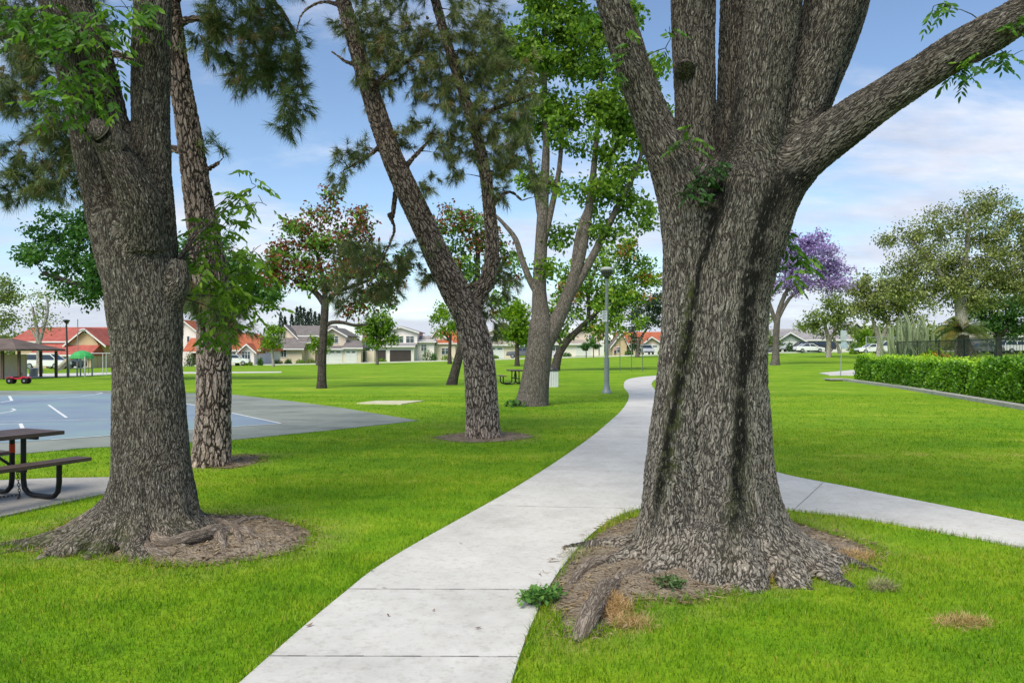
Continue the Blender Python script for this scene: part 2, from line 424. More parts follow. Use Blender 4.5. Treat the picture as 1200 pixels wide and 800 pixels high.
m_lawn = lawn_material(); m_blade = blade_material()
m_conc = concrete('path_concrete', (.61, .59, .55)); m_conc_old = concrete('worn_concrete', (.43, .41, .38))
def tone(v, n):
    s = np.sign(v); return s * np.abs(v) ** n
xs = np.concatenate([tone(np.linspace(-1, 1, 220), 2.2) * 500]); ys = np.concatenate([np.linspace(-25, 2, 14), 2.6 + (np.linspace(0, 1, 220) ** 2.3) * 1200])
gx, gy = np.meshgrid(xs, ys); nx, ny = len(xs), len(ys)
vz = Tn(gx, gy); V = np.stack([gx.ravel(), gy.ravel(), vz.ravel()], 1)
ii = (np.arange(ny-1)[:, None]*nx + np.arange(nx-1)[None]).ravel()
F = np.stack([ii, ii+1, ii+1+nx, ii+nx], 1)
def dist_poly(x, y, poly):
    d = np.full(x.shape, 1e9); n = len(poly)
    for i in range(n):
        a = poly[i]; b = poly[(i+1) % n]; dx, dy = b[0]-a[0], b[1]-a[1]; l2 = dx*dx+dy*dy+1e-12
        t = np.clip(((x-a[0])*dx+(y-a[1])*dy)/l2, 0, 1); d = np.minimum(d, np.hypot(x-a[0]-t*dx, y-a[1]-t*dy))
    return d
dry = np.zeros(len(V))
for s_ in SOILS:
    d = dist_poly(V[:, 0], V[:, 1], s_); d[inpoly(V[:, 0], V[:, 1], s_)] = 0
    dry = np.maximum(dry, np.clip(1 - d/.35, 0, 1) * .8)
lawn = link('lawn', np_mesh('lawn', V, F, {'dry': ('POINT', dry)}, smooth=True), m_lawn); lawn['kind'] = 'structure'
tag(lawn, 'bright green mown lawn of the park stretching to the houses')

path = sheet('footpath', PATH, .022, m_conc, .45, thick=.05)
m_joint = M('joint_dirt', (.22, .20, .18), .95)
k = NT('court_asphalt'); pos = k.n('ShaderNodeNewGeometry').outputs['Position']
c = k.ramp(k.noise(pos, .35, 6, .65), [(.3, (.16, .175, .15)), (.5, (.25, .27, .225)), (.7, (.32, .33, .28))])
c = k.mix(k.rng(k.noise(k.map(pos, (.5, 1.2, 1)), .6, 6, .7), .55, .68, 0, .6), c, (.075, .075, .072)); k.col(c); k.set(.6, .4); k.bump(k.noise(pos, 90, 3), .3, .004)
court = sheet('court_surround', COURT, .012, k.m, .9, thick=.03)
k = NT('court_blue_paint'); pos = k.n('ShaderNodeNewGeometry').outputs['Position']
c = k.ramp(k.noise(pos, .22, 6, .6), [(.34, (.17, .22, .31)), (.48, (.22, .285, .35)), (.60, (.24, .34, .35))])
c = k.mix(k.rng(k.noise(pos, 3, 6, .7), .5, .75, 0, .4), c, (.26, .31, .33)); k.col(c); k.set(.55, .4); k.bump(k.noise(pos, 90, 3), .2, .003)
BLUE = gpx([(330, 497), (200, 505.5), (130, 511), (60, 516)]) + [Vector((-13, 11.5)), Vector((-34, 15))] + gpx([(-160, 466), (0, 464), (120, 461), (200, 469)])
court_blue = sheet('court_paint', BLUE, .016, k.m, .9)
m_white = M('court_line_paint', (.72, .74, .74), .6, .12, bump=0)
lines = MB()
def gline(pts, wd):
    g = gpx(pts)
    for a, b in zip(g, g[1:]):
        n = max(1, int((b-a).length / 1.0)); d = (b-a).normalized(); s_ = Vector((-d.y, d.x)) * wd/2
        for i in range(n):
            p, q = a + (b-a)*i/n - d*wd*.3, a + (b-a)*(i+1)/n
            lines.add([(u.x, u.y, T(u.x, u.y) + .0205) for u in (p-s_, q-s_, q+s_, p+s_)], [(0, 1, 2, 3)])
gline([(330, 497), (200, 505.5), (130, 511), (60, 516)], .06)
gline([(330, 497), (260, 482), (222, 474.3), (190, 468)], .06)
gline([(-40, 496.5), (0, 495), (60, 493.5), (129, 492), (190, 489.5)], .06)
gline([(57, 475), (66, 481.5), (78, 490)], .07)
gline([(-20, 499), (0, 498), (24, 497), (29, 508.5), (38, 508)], .08)
gline([(28, 470), (60, 468), (95, 465), (113, 462.5), (120, 460.8), (112, 460)], .07)
gline([(0, 485), (12, 483), (18, 481), (14, 479.2), (0, 479.5)], .07)
gline([(11, 464.5), (14, 470), (0, 472)], .09)
cl = lines.build('court_lines', m_white); cl['kind'] = 'structure'
pad = sheet('picnic_pad', PAD, .020, m_conc_old, .4, thick=.05)
pad2 = sheet('concrete_pad', PAD2, .03, M('pale_concrete', (.55, .52, .36), .9), .5, thick=.05)
pp = sheet('playground_path', PLAYPATH, .04, m_conc, 1.5, thick=.08)
sidepad = sheet('side_path', SIDEPAD, .05, m_conc, 1.0, thick=.06)
# expansion joints on the path: thin dark dirt-filled grooves
jt = MB()
for a, b in [((407, 693.5), (648, 694.5)), ((572, 594.5), (742, 598)), ((636, 551), (788, 556)), ((752, 470), (737, 470)), ((700, 510), (800, 512)), ((965, 567), (930, 600)), ((314, 773), (606, 774))]:
    p, q = gpx([a, b]); d = (q-p).normalized(); s_ = Vector((-d.y, d.x)) * .0032
    n = max(2, int((q-p).length/.1)); prev = None
    for i in range(n):
        u, v = p+(q-p)*i/n, p+(q-p)*(i+1)/n; wob = Vector((0, .003*math.sin(i*2.1)))
        jt.add([(t_.x, t_.y, T(t_.x, t_.y) + .0265) for t_ in (u-s_, v-s_, v+s_+wob, u+s_+wob)], [(0, 1, 2, 3)])
jo = jt.build('path_joints', m_joint); jo['kind'] = 'structure'

def soil_material():
    k = NT('bare_soil'); pos = k.n('ShaderNodeNewGeometry').outputs['Position']
    a = k.noise(pos, 5, 6, .7); b = k.noise(pos, 40, 5, .7); v = k.vor(k.map(pos, (45, 45, 45)), 1, 'F1')
    c = k.ramp(a, [(.3, (.14, .105, .075)), (.5, (.26, .205, .15)), (.7, (.40, .33, .25))])
    c = k.mix(k.rng(k.noise(pos, 11, 5, .7), .50, .62, 0, .7), c, (.30, .25, .185)); c = k.mix(k.rng(b, .56, .66, 0, .8), c, (.40, .33, .24)); c = k.mix(k.rng(b, .42, .34, 0, .8), c, (.035, .028, .02))
    c = k.mix(k.rng(k.noise(pos, 3.1, 3), .60, .70, 0, .55), c, (.10, .12, .025))
    k.col(c); k.set(.97, .1); k.bump(k.math('ADD', b, v), 1, .02); return k.m
m_soil = soil_material()
def hill(poly, hmax, edge=.35):
    px = [Vector(p) for p in poly]
    def f(x, y):
        d = float(dist_poly(np.array([x]), np.array([y]), px)[0])
        n = noise.fractal(Vector((x*4, y*4, 1)), 1, 2, 4)
        return sm(0, edge, d) * (hmax + .035*n + .012*noise.noise(Vector((x*22, y*22, 0))))
    return f
for s_, h, st in zip(SOILS, (.05, .06, .02, .02), (.05, .045, .10, .10)):
    sheet('bare_soil', s_, .006, m_soil, st, hf=hill(s_, h, .3))

# ---- grass blades: one uncountable object
AV = [PATH, COURT, PAD] + SOILS
def blades(n, y0, y1, hmin, hmax, wd, segs, fringe=False):
    yy = np.sqrt(rng.uniform(y0*y0, y1*y1, n)); xx = rng.uniform(-.78, .78, n) * yy
    if fringe: xx, yy = fringe
    n = len(xx)
    keep = np.ones(n, bool)
    for pi_, pl in enumerate(AV):
        ins = inpoly(xx, yy, pl)
        if pi_ >= 3:   # a few blades invade the soil
            d = dist_poly(xx, yy, pl); ins &= rng.uniform(0, 1, n) > np.clip(.5 - d*3.2, .012, 1)
        keep &= ~ins
    xx, yy = xx[keep], yy[keep]; n = len(xx)
    tuf = np.array([noise.noise(Vector((a*1.7, b*1.7, 3))) + .6*noise.noise(Vector((a*7, b*7, 8))) for a, b in zip(xx, yy)])
    h = rng.uniform(hmin, hmax, n) * (1 + .55*tuf)
    ang = rng.uniform(0, 2*PI, n); lean = rng.uniform(.1, .95, n) * h; la = rng.uniform(0, 2*PI, n)
    b0 = np.stack([xx, yy, Tn(xx, yy) - .004], 1); s_ = np.stack([np.cos(ang), np.sin(ang), 0*ang], 1) * (wd * rng.uniform(.6, 1.2, n))[:, None]
    le = np.stack([np.cos(la)*lean, np.sin(la)*lean, 0*la], 1); up = np.stack([0*h, 0*h, h], 1)
    r = rng.uniform(0, 1, n)
    if segs == 1:
        V = np.stack([b0 - s_, b0 + s_, b0 + up + le], 1).reshape(-1, 3); F = np.arange(3*n).reshape(-1, 3); rr = r
    else:
        m = b0 + up*.55 + le*.3
        V = np.stack([b0 - s_, b0 + s_, m + s_*.7, m - s_*.7, b0 + up*.95 + le*1.05], 1).reshape(-1, 3)
        q = np.arange(n)[:, None]*5; F = np.concatenate([q+[0, 1, 2], q+[0, 2, 3], q+[3, 2, 4]], 1).reshape(-1, 3); rr = np.repeat(r, 3)
    return V, F, rr
def pack(parts):
    Vs, Fs, Rs, b = [], [], [], 0
    for V, F, r in parts:
        Vs.append(V); Fs.append(F + b); Rs.append(r); b += len(V)
    return np.concatenate(Vs), np.concatenate(Fs), np.concatenate(Rs)
ps = [blades(105000, 3.3, 6.5, .025, .052, .0024, 2), blades(110000, 6.5, 10.5, .022, .048, .0034, 1), blades(110000, 10.5, 17, .02, .045, .006, 1), blades(70000, 17, 30, .02, .04, .011, 1)]
# longer untrimmed fringe along the path edges and round the soil
for ring, yr in ((PATH, 16), (SOIL_A, 20), (SOIL_B, 20), (PAD, 14)):
    X, Y_ = [], []
    for i in range(len(ring)):
        a = ring[i]; b = ring[(i+1) % len(ring)]
        if a.y > yr or a.y < 3: continue
        n = int((b-a).length * 240); t = rng.uniform(0, 1, n)
        X.append(a.x + (b.x-a.x)*t + rng.normal(0, .03, n)); Y_.append(a.y + (b.y-a.y)*t + rng.normal(0, .03, n))
    ps.append(blades(0, 1, 2, .035, .085, .003, 2, fringe=(np.concatenate(X), np.concatenate(Y_))))
V, F, r = pack(ps)
g = link('grass_blades', np_mesh('grass_blades', V, F, {'rnd': ('FACE', r)}), m_blade)
tag(g, 'short green grass blades of the lawn', 'grass', kind='stuff')

# ---- litter on the soil: dead leaves, twigs, dry clippings
def litter(name, polys, n, mat, lab):
    Vs, Fs, Rs, b = [], [], [], 0
    for pl, nn in zip(polys, n):
        xs = [p.x for p in pl]; ys = [p.y for p in pl]; hf = hill(pl, .05, .3)
        x = rng.uniform(min(xs)-.15, max(xs)+.15, nn*3); y = rng.uniform(min(ys)-.15, max(ys)+.15, nn*3)
        d = dist_poly(x, y, pl); k = inpoly(x, y, pl) | (d < .12); x, y = x[k][:nn], y[k][:nn]
        for a, c_ in zip(x, y):
            z = T(a, c_) + .012 + hf(a, c_) ; l = random.uniform(.012, .05); wd = random.uniform(.002, .012)
            if random.random() < .5: l *= 1.6; wd = .0025
            t = random.uniform(0, 2*PI); dx, dy = math.cos(t), math.sin(t); zt = random.uniform(-.004, .016)
            Vs += [(a-dx*l, c_-dy*l, z), (a-dy*wd, c_+dx*wd, z+.006), (a+dx*l, c_+dy*l, z+zt), (a+dy*wd, c_-dx*wd, z+.004)]
            Fs += [(b, b+1, b+2), (b, b+2, b+3)]; v = random.random(); Rs += [v, v]; b += 4
    return tag(link(name, np_mesh(name, Vs, Fs, {'rnd': ('FACE', Rs)}), mat), lab, 'litter', kind='stuff')
m_lit = mat_leaf('dead_litter', (.07, .045, .025), (.22, .15, .08), (.48, .38, .22), .1, .8)
litter('leaf_litter', [SOIL_A, SOIL_B, SOIL_C, SOIL_D], [1800, 3200, 700, 500], m_lit, 'dead leaves, twigs and dry clippings scattered on the bare soil')
# street and far pavement
m_street = M('street_asphalt', (.10, .10, .10), .9, .15, 1)
sheet('street', [Vector((-260, 118)), Vector((260, 131)), Vector((260, 139)), Vector((-260, 126))], .05, m_street, 8)
sheet('far_pavement', [Vector((-260, 115.5)), Vector((260, 129)), Vector((260, 130.7)), Vector((-260, 117.4))], .16, m_conc, 6, thick=.2)

# ------------------------------------------------------------------ trees
def leaves(C, size, ratio=.5, spread=0, droop=.25, up=.35, rnd=None, fold=.12, jit=.3):
    """two-triangle leaves at points C"""
    n = len(C); C = np.asarray(C)
    d = rng.normal(0, 1, (n, 3)); d[:, 2] -= droop*1.6; d /= np.linalg.norm(d, axis=1)[:, None]
    nn = rng.normal(0, 1, (n, 3)); nn[:, 2] += up*3
    s = np.cross(d, nn); s /= np.linalg.norm(s, axis=1)[:, None] + 1e-9; u = np.cross(s, d)
    l = (size * rng.uniform(1-jit, 1+jit, n))[:, None]; wd = l * ratio / 2
    V = np.stack([C, C + d*l*.45 + s*wd + u*l*fold, C + d*l, C + d*l*.45 - s*wd + u*l*fold], 1).reshape(-1, 3)
    q = np.arange(n)[:, None]*4; F = np.concatenate([q+[0, 1, 2], q+[0, 2, 3]], 1).reshape(-1, 3)
    r = rng.uniform(0, 1, n) if rnd is None else rnd
    return V, F, np.repeat(r, 2)
def needles(C, D, ln, wd, k=26, rnd=None, droop=.25, half=1.0):
    """pine tufts: k needles fanning out round direction D at each C"""
    C = np.repeat(np.asarray(C), k, 0); D = np.repeat(np.asarray(D), k, 0); n = len(C)
    d = D*.9 + rng.normal(0, .55*half, (n, 3)); d[:, 2] -= droop*rng.uniform(0, 1.6, n); d /= np.linalg.norm(d, axis=1)[:, None]
    s = np.cross(d, rng.normal(0, 1, (n, 3))); s /= np.linalg.norm(s, axis=1)[:, None]
    l = (ln * rng.uniform(.6, 1.1, n))[:, None]; b = C - D*rng.uniform(0, .10, (n, 1))
    V = np.stack([b - s*wd/2, b + s*wd/2, b + d*l + np.array([0, 0, -1])*l*.12], 1).reshape(-1, 3)
    F = np.arange(3*n).reshape(-1, 3); r = rng.uniform(0, 1, n)
    if rnd is not None: r = np.clip(np.repeat(rnd, k)*.75 + r*.25, 0, 1)
    return V, F, r
def chain_w(ch, Y0):
    """[(px, py, rpx, dy)] -> world points and radii"""
    pts, rad = [], []
    for c in ch:
        Y = Y0 + (c[3] if len(c) > 3 else 0); pts.append(W(c[0], c[1], Y)); rad.append(c[2]/FOC*Y)
    return pts, rad
def smooth_chain(pts, rad, per=4):
    out, ro = [], []
    n = len(pts)
    for i in range(n-1):
        a = pts[max(0, i-1)]; b = pts[i]; c = pts[i+1]; d = pts[min(n-1, i+2)]
        for j in range(per):
            t = j/per; out.append(.5*((2*b)+(c-a)*t+(2*a-5*b+4*c-d)*t*t+(3*b-a-3*c+d)*t**3)); ro.append(rad[i]*(1-t)+rad[i+1]*t)
    out.append(pts[-1]); ro.append(rad[-1]); return out, ro
def blob_clumps(blobs, Y0, dens=1.0, depth=1.0, shell=.55):
    """blobs (px, py, rx, ry[, dy]) -> world clump centres, count by area"""
    out = []
    for b in blobs:
        px, py, rx, ry = b[:4]; Y = Y0 + (b[4] if len(b) > 4 else 0); c = W(px, py, Y)
        ax, az_ = rx/FOC*Y, ry/FOC*Y; ay = (ax+az_)/2*depth
        n = max(3, int(dens * rx*ry/100))
        for _ in range(n):
            v = Vector(rng.normal(0, 1, 3)).normalized() * (rng.uniform(0, 1) ** (1/3 if shell < 1 else .2))
            out.append(c + Vector((v.x*ax, v.y*ay, v.z*az_)))
    return out
def branch_to(mb, skel, tgt, r0=.03, r1=.006, n=5, sag=.0, seg=4):
    """a thin bough from the nearest skeleton point to a clump"""
    best = min(skel, key=lambda s: (s[0]-tgt).length + max(0, s[0].z-tgt.z)*1.2)
    a, ra = best; m = a.lerp(tgt, .5) + Vector((random.uniform(-.08, .08), random.uniform(-.08, .08), .14)) * (tgt-a).length
    pts = []
    for i in range(seg+1):
        t = i/seg; pts.append(a*(1-t)**2 + m*2*t*(1-t) + tgt*t*t)
    mb.tube(pts, [max(r1, min(r0, ra*.8)*(1-i/seg) + r1*i/seg) for i in range(seg+1)], n, caps=False)
    return [(p, r1*1.5) for p in pts[2:]]
def far_tree(name, label, cat, Y, chains, blobs, mleaf, mbark, leaf=.12, per=60, dens=1.0, sig=.35, group=None, ratio=.55,
             bough=.04, boughs=1.0, accent=0, extra=None, rootflare=1.25, droop=.25, depth=1.0, tint=.25, thin=1.0):
    ch = [smooth_chain(*chain_w(c, Y)) for c in chains]; ch = [(p, [r*(thin if (i or p[j].z > 2.6) else 1) for j, r in enumerate(rr)]) for i, (p, rr) in enumerate(ch)]
    b0 = ch[0][0][0]; gz = T(b0.x, b0.y)
    root = empty(name, (b0.x, b0.y, gz), label, cat, group)
    mb = MB(); skel = []
    for i, (pts, rad) in enumerate(ch):
        if i == 0:
            pts[0].z = gz - .15; rad = [r*(1 + (rootflare-1)*math.exp(-max(0, p.z-gz)/(rad[0]*1.6))) for p, r in zip(pts, rad)]
        mb.tube(pts, rad, 12); skel += [(p, r) for p, r in zip(pts, rad)][2:]
    leaf *= 1.38; per = int(per*1.9); sig *= .92
    cl = blob_clumps(blobs, Y, dens, depth); cl.sort(key=lambda c: min((s[0]-c).length for s in skel[::2]))
    s0 = list(skel)
    for c in cl:
        if random.random() < boughs: s0 += branch_to(mb, s0, c, bough, bough*.18)
    t = mb.build('trunk', mbark, root, smooth=True)
    cl = np.array([tuple(c) for c in cl]); per_ = np.repeat(cl, per, 0)
    pos = per_ + rng.normal(0, 1, per_.shape) * np.array([sig, sig, sig*.75])
    tn = np.repeat(rng.uniform(-tint, tint, len(cl)), per); r = np.clip(rng.uniform(0, .8, len(pos)) + tn, 0, .80)
    if accent:
        hot = np.repeat(rng.uniform(0, 1, len(cl)) < accent, per); r = np.where(hot & (rng.uniform(0, 1, len(r)) < .6), 1.0, r)
    V, F, rr = leaves(pos, leaf, ratio, droop=droop, rnd=r)
    link('crown', np_mesh('crown', V, F, {'rnd': ('FACE', rr)}), mleaf, root)
    return root

L_green = mat_leaf('leaf_green', (.050, .110, .012), (.115, .21, .018), (.23, .35, .035), trans=.45)
L_bright = mat_leaf('leaf_bright', (.08, .17, .010), (.17, .31, .015), (.31, .45, .03), trans=.45)
L_dark = mat_leaf('leaf_dark', (.018, .050, .012), (.038, .095, .020), (.07, .15, .03))
L_red = mat_leaf('leaf_rusty', (.040, .095, .015), (.085, .18, .022), (.16, .28, .035), accent=(.27, .08, .045))
L_mix = mat_leaf('leaf_autumn', (.045, .105, .012), (.10, .20, .018), (.22, .31, .03), accent=(.34, .15, .03))
L_olive = mat_leaf('leaf_olive', (.07, .09, .025), (.15, .175, .05), (.26, .29, .10), trans=.25)
L_olive2 = mat_leaf('leaf_olive_green', (.055, .085, .018), (.12, .165, .035), (.21, .26, .06), trans=.25)
L_purple = mat_leaf('jacaranda_bloom', (.27, .18, .46), (.43, .32, .68), (.58, .48, .83), trans=.3)
L_needle = mat_leaf('pine_needles', (.040, .072, .022), (.095, .140, .040), (.20, .24, .075), trans=.15, accent=(.20, .12, .055))
L_needle_dry = mat_leaf('pine_needles_dry', (.06, .085, .028), (.125, .160, .055), (.24, .27, .10), trans=.15, accent=(.22, .12, .055))
L_needle_dark = mat_leaf('conifer_dark', (.012, .028, .014), (.022, .048, .024), (.04, .075, .03), trans=.1)
m_cone = M('pine_cone_scales', (.06, .042, .03), .9, .3, 60, 1, 120, .01)
B_far = mat_bark('far_bark', (.19, .17, .15), (.06, .052, .045), (18, 18, 5), hard=(0, .09), disp=.02, stain=False, coord='o', lichen=0)
B_dark = mat_bark('dark_bark', (.105, .09, .078), (.03, .026, .022), (18, 18, 5), hard=(0, .09), disp=.02, stain=False, coord='o', lichen=0)
B_pale = mat_bark('pale_bark', (.42, .39, .34), (.20, .18, .155), (10, 10, 3), hard=(0, .09), disp=.02, stain=False, coord='o', lichen=0)
B_mid = mat_bark('grey_limb_bark', (.20, .175, .15), (.07, .06, .05), (26, 26, 7), hard=(0, .09), disp=.012, stain=False, coord='o', lichen=.2)

# -- close trunks: tubes fused by a voxel remesh, bark laid along every limb
def fused_trunk(name, chains, voxel, mat, parent, flutes=None, smooth_it=8, stain=None, foot=None):
    mb = MB(); CH = []
    for pts, rad in chains:
        p2, r2 = smooth_chain(pts, rad, 5); mb.tube(p2, r2, 28); CH.append((p2, r2))
    me = bpy.data.meshes.new('tmp'); me.from_pydata(mb.v, [], mb.f)
    bm = bmesh.new(); bm.from_mesh(me); bmesh.ops.recalc_face_normals(bm, faces=bm.faces); bm.to_mesh(me); bm.free()
    o = bpy.data.objects.new('tmp', me); COL.objects.link(o)
    m1 = o.modifiers.new('r', 'REMESH'); m1.mode = 'VOXEL'; m1.voxel_size = voxel
    m2 = o.modifiers.new('s', 'SMOOTH'); m2.factor = .5; m2.iterations = smooth_it
    dg = bpy.context.evaluated_depsgraph_get(); me2 = bpy.data.meshes.new_from_object(o.evaluated_get(dg), depsgraph=dg)
    bpy.data.objects.remove(o); bpy.data.meshes.remove(me)
    n = len(me2.vertices); V = np.empty(n*3, np.float32); me2.vertices.foreach_get('co', V); V = V.reshape(-1, 3).astype(float)
    if flutes: V = flutes(V)
    # bark coordinates
    acc = np.zeros((n, 3)); ws = np.zeros(n)
    for ci, (pts, rad) in enumerate(CH):
        t0 = (pts[1]-pts[0]).normalized(); u = Vector((1, 0, 0)) - t0*t0.x; u.normalize(); prev = t0; s0 = pts[0].z
        for i in range(len(pts)-1):
            a, b = pts[i], pts[i+1]; t = (b-a); ln = t.length; t = t/ln
            u = prev.rotation_difference(t) @ u; u = (u - t*u.dot(t)).normalized(); v = t.cross(u); prev = t
            rel = V - np.array(a); al = rel @ np.array(t); tt = np.clip(al/ln, 0, 1)
            perp = rel - np.outer(tt*ln, np.array(t)); d = np.linalg.norm(perp, axis=1) - (rad[i]*(1-tt) + rad[i+1]*tt)
            wgt = np.exp(-np.clip(d + .05, 0, 5)/.022) + 1e-12
            co = np.stack([rel @ np.array(u) + pts[0].x, rel @ np.array(v) + pts[0].y, s0 + al], 1)
            acc += co * wgt[:, None]; ws += wgt; s0 += ln
    bk = acc / ws[:, None]
    if foot:
        fx, fy, fr = foot; dx = V[:, 0]-fx; dy = V[:, 1]-fy; r = np.hypot(dx, dy)+1e-6
        k = np.clip((.95 - V[:, 2])/.35, 0, 1); k = np.maximum(k*k*(3-2*k), 0)[:, None]
        k *= np.clip((1.3-r)/.35, 0, 1)[:, None]; rad_ = np.stack([fx + dx/r*np.minimum(r, fr), fy + dy/r*np.minimum(r, fr), V[:, 2] - np.maximum(r-fr, 0)*1.0], 1)
        bk = bk*(1-k) + rad_*k
    me2.vertices.foreach_set('co', V.astype(np.float32).ravel())
    a = me2.attributes.new('bk', 'FLOAT_VECTOR', 'POINT'); a.data.foreach_set('vector', bk.astype(np.float32).ravel())
    st, mo = stain(V) if stain else (np.zeros(n), np.zeros(n))
    for nm, ar in (('stain', st), ('moss', mo)):
        a = me2.attributes.new(nm, 'FLOAT', 'POINT'); a.data.foreach_set('value', ar.astype(np.float32))
    me2.update(); me2.shade_smooth(); me2.materials.clear()
    return link(name, me2, mat, parent), CH

def pxpy(V):
    return 600 + V[:, 0]/V[:, 1]*FOC, HOR - (V[:, 2]-EYE)/V[:, 1]*FOC
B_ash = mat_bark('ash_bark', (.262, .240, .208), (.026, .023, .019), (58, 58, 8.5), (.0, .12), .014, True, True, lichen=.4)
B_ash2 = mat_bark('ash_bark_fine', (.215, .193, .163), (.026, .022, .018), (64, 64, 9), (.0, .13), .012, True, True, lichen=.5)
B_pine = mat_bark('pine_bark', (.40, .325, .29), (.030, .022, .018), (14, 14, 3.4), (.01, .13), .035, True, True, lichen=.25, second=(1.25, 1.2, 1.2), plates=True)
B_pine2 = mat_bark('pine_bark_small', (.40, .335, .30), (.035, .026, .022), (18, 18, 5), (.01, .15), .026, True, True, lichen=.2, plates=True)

B_root = mat_bark('root_wood', (.34, .285, .23), (.11, .085, .065), (60, 60, 5), (.0, .14), .008, False, True, lichen=.1)
def ring_roots(c, r, items, z0=.55):
    """surface roots leaving a trunk: (angle deg, reach, thickness[, wiggle])"""
    out = []
    for it in items:
        a, reach, th = it[:3]; wg = it[3] if len(it) > 3 else .15; a = R(a); p = []; rd = []
        for i, (f, z) in enumerate(((.15, z0), (.55, z0*.52), (.95, z0*.20), (1.25, .045), (1.7, .0), (2.2, -.03))):
            rr = r*f if i < 4 else r*1.25 + reach*(f-1.25)/.95
            aa = a + wg*math.sin(i*1.1+it[0])*(i > 3)
            if i == 3: rr = r*1.25 
            p.append(Vector((c[0]+rr*math.cos(aa), c[1]+rr*math.sin(aa), z))); rd.append(th*(1.25, 1.15, 1.0, .8, .55, .28)[i])
        out.append((p, rd))
    return out
def flute(c, ztop, amp, n, ph=0, flare=0, lobes=()):
    def f(V):
        dx = V[:, 0]-c[0]; dy = V[:, 1]-c[1]; r = np.hypot(dx, dy); a = np.arctan2(dy, dx)
        k = np.clip(1 - V[:, 2]/ztop, 0, 1)**1.3 * amp * np.clip(1.6 - r, 0, 1)
        m = (np.sin(a*n+ph) + .6*np.sin(a*(n*2-1)+1+ph+V[:, 2]*2))
        V = V.copy(); zc = np.maximum(V[:, 2], 0); lb = .35 + sum(w_*np.exp(-((np.angle(np.exp(1j*(a-R(d_)))))/R(s_))**2) for d_, s_, w_ in lobes)
        fl_ = flare*(np.exp(-zc/.20) + .35*np.exp(-zc/.5))*lb*np.clip(1.3-r, 0, 1)*(r > .12); V[:, 0] += dx/(r+1e-6)*fl_; V[:, 1] += dy/(r+1e-6)*fl_
        V[:, 0] += dx/(r+1e-6)*k*m; V[:, 1] += dy/(r+1e-6)*k*m
        return V
    return f
def lumps(V, amp=.012, f=3.0):
    n = np.array([noise.fractal(Vector((v[0]*f, v[1]*f, v[2]*f*.5)), 1, 2, 3) for v in V]); return n*amp

# ===== the big ash beside the path (right)
YB = 6.35
base = W(842, 640, YB); cB = (base.x, base.y)
tree_b = empty('ash_tree', (cB[0], cB[1], 0), 'massive ash tree with dark wet streaked bark and many splitting limbs where the paths fork', 'tree')
ch = [
 [(846, 672, 76), (846, 640, 69), (848, 560, 59), (850, 450, 53), (852, 350, 54), (862, 280, 55), (872, 225, 52), (885, 185, 40)],      # main lobe
 [(800, 672, 44, -.02), (794, 620, 40, -.05), (792, 560, 36, -.08), (797, 470, 31, -.08), (803, 400, 31, -.05), (808, 320, 33, -.02), (806, 260, 36), (792, 205, 31), (764, 140, 26), (742, 80, 23, -.05), (717, 0, 22, -.1), (700, -90, 21, -.2), (690, -240, 17, -.5), (660, -380, 11, -.8)],
 [(815, 330, 30, .05), (816, 260, 31, .10), (815, 200, 29, .12), (815, 120, 27, .12), (812, 50, 29, .15), (812, -20, 30, .15), (806, -140, 26, .2), (780, -300, 16, .5)],
 [(852, 300, 34, .30), (858, 200, 27, .38), (861, 120, 22, .44), (863, 40, 21, .50), (866, -60, 20, .6), (876, -240, 14, 1.2)],
 [(866, 300, 44, -.03), (876, 210, 34, -.08), (887, 140, 32, -.10), (897, 70, 32, -.10), (908, 0, 33, -.10), (920, -90, 30, -.2), (935, -240, 20, -.6), (940, -400, 10, -1)],
 [(880, 290, 40, .06), (905, 220, 32, .05), (928, 150, 30, .08), (950, 80, 31, .10), (978, 0, 34, .12), (1005, -90, 30, .2), (1050, -240, 18, .6)],
 [(885, 270, 38, .3), (925, 190, 26, .34), (950, 120, 26, .34), (985, 30, 26, .36), (1010, -60, 24, .5), (1030, -200, 15, 1.2)],
 [(880, 285, 40, -.02), (905, 225, 38, -.05), (938, 188, 31, -.08), (985, 150, 28.5, -.10), (1030, 119, 25, -.12), (1075, 90, 23.5, -.15), (1118, 62, 24, -.2), (1162, 38, 25, -.2), (1215, 4, 22, -.3), (1300, -60, 17, -.4), (1400, -150, 10, -.5)],
]
chB = [chain_w(c, YB) for c in ch]; chB = [(p, [r*(.95 if (i < 2 and q.z < 1.4) else .90 if (i < 2 and q.z < 2.4) else (.95, .87, .87, .94, .95, .95, .93, .93)[i]) for r, q in zip(rr, p)]) for i, (p, rr) in enumerate(chB)]
chB += ring_roots(cB, .50, [(-165, .75, .13), (-140, .55, .12), (-112, .22, .14, .05), (-88, .15, .15, .05), (-62, .22, .13), (-38, .42, .13), (-14, .6, .125), (2, .6, .10), (30, .5, .12), (75, .4, .12), (120, .5, .12), (165, .8, .12)], .62)
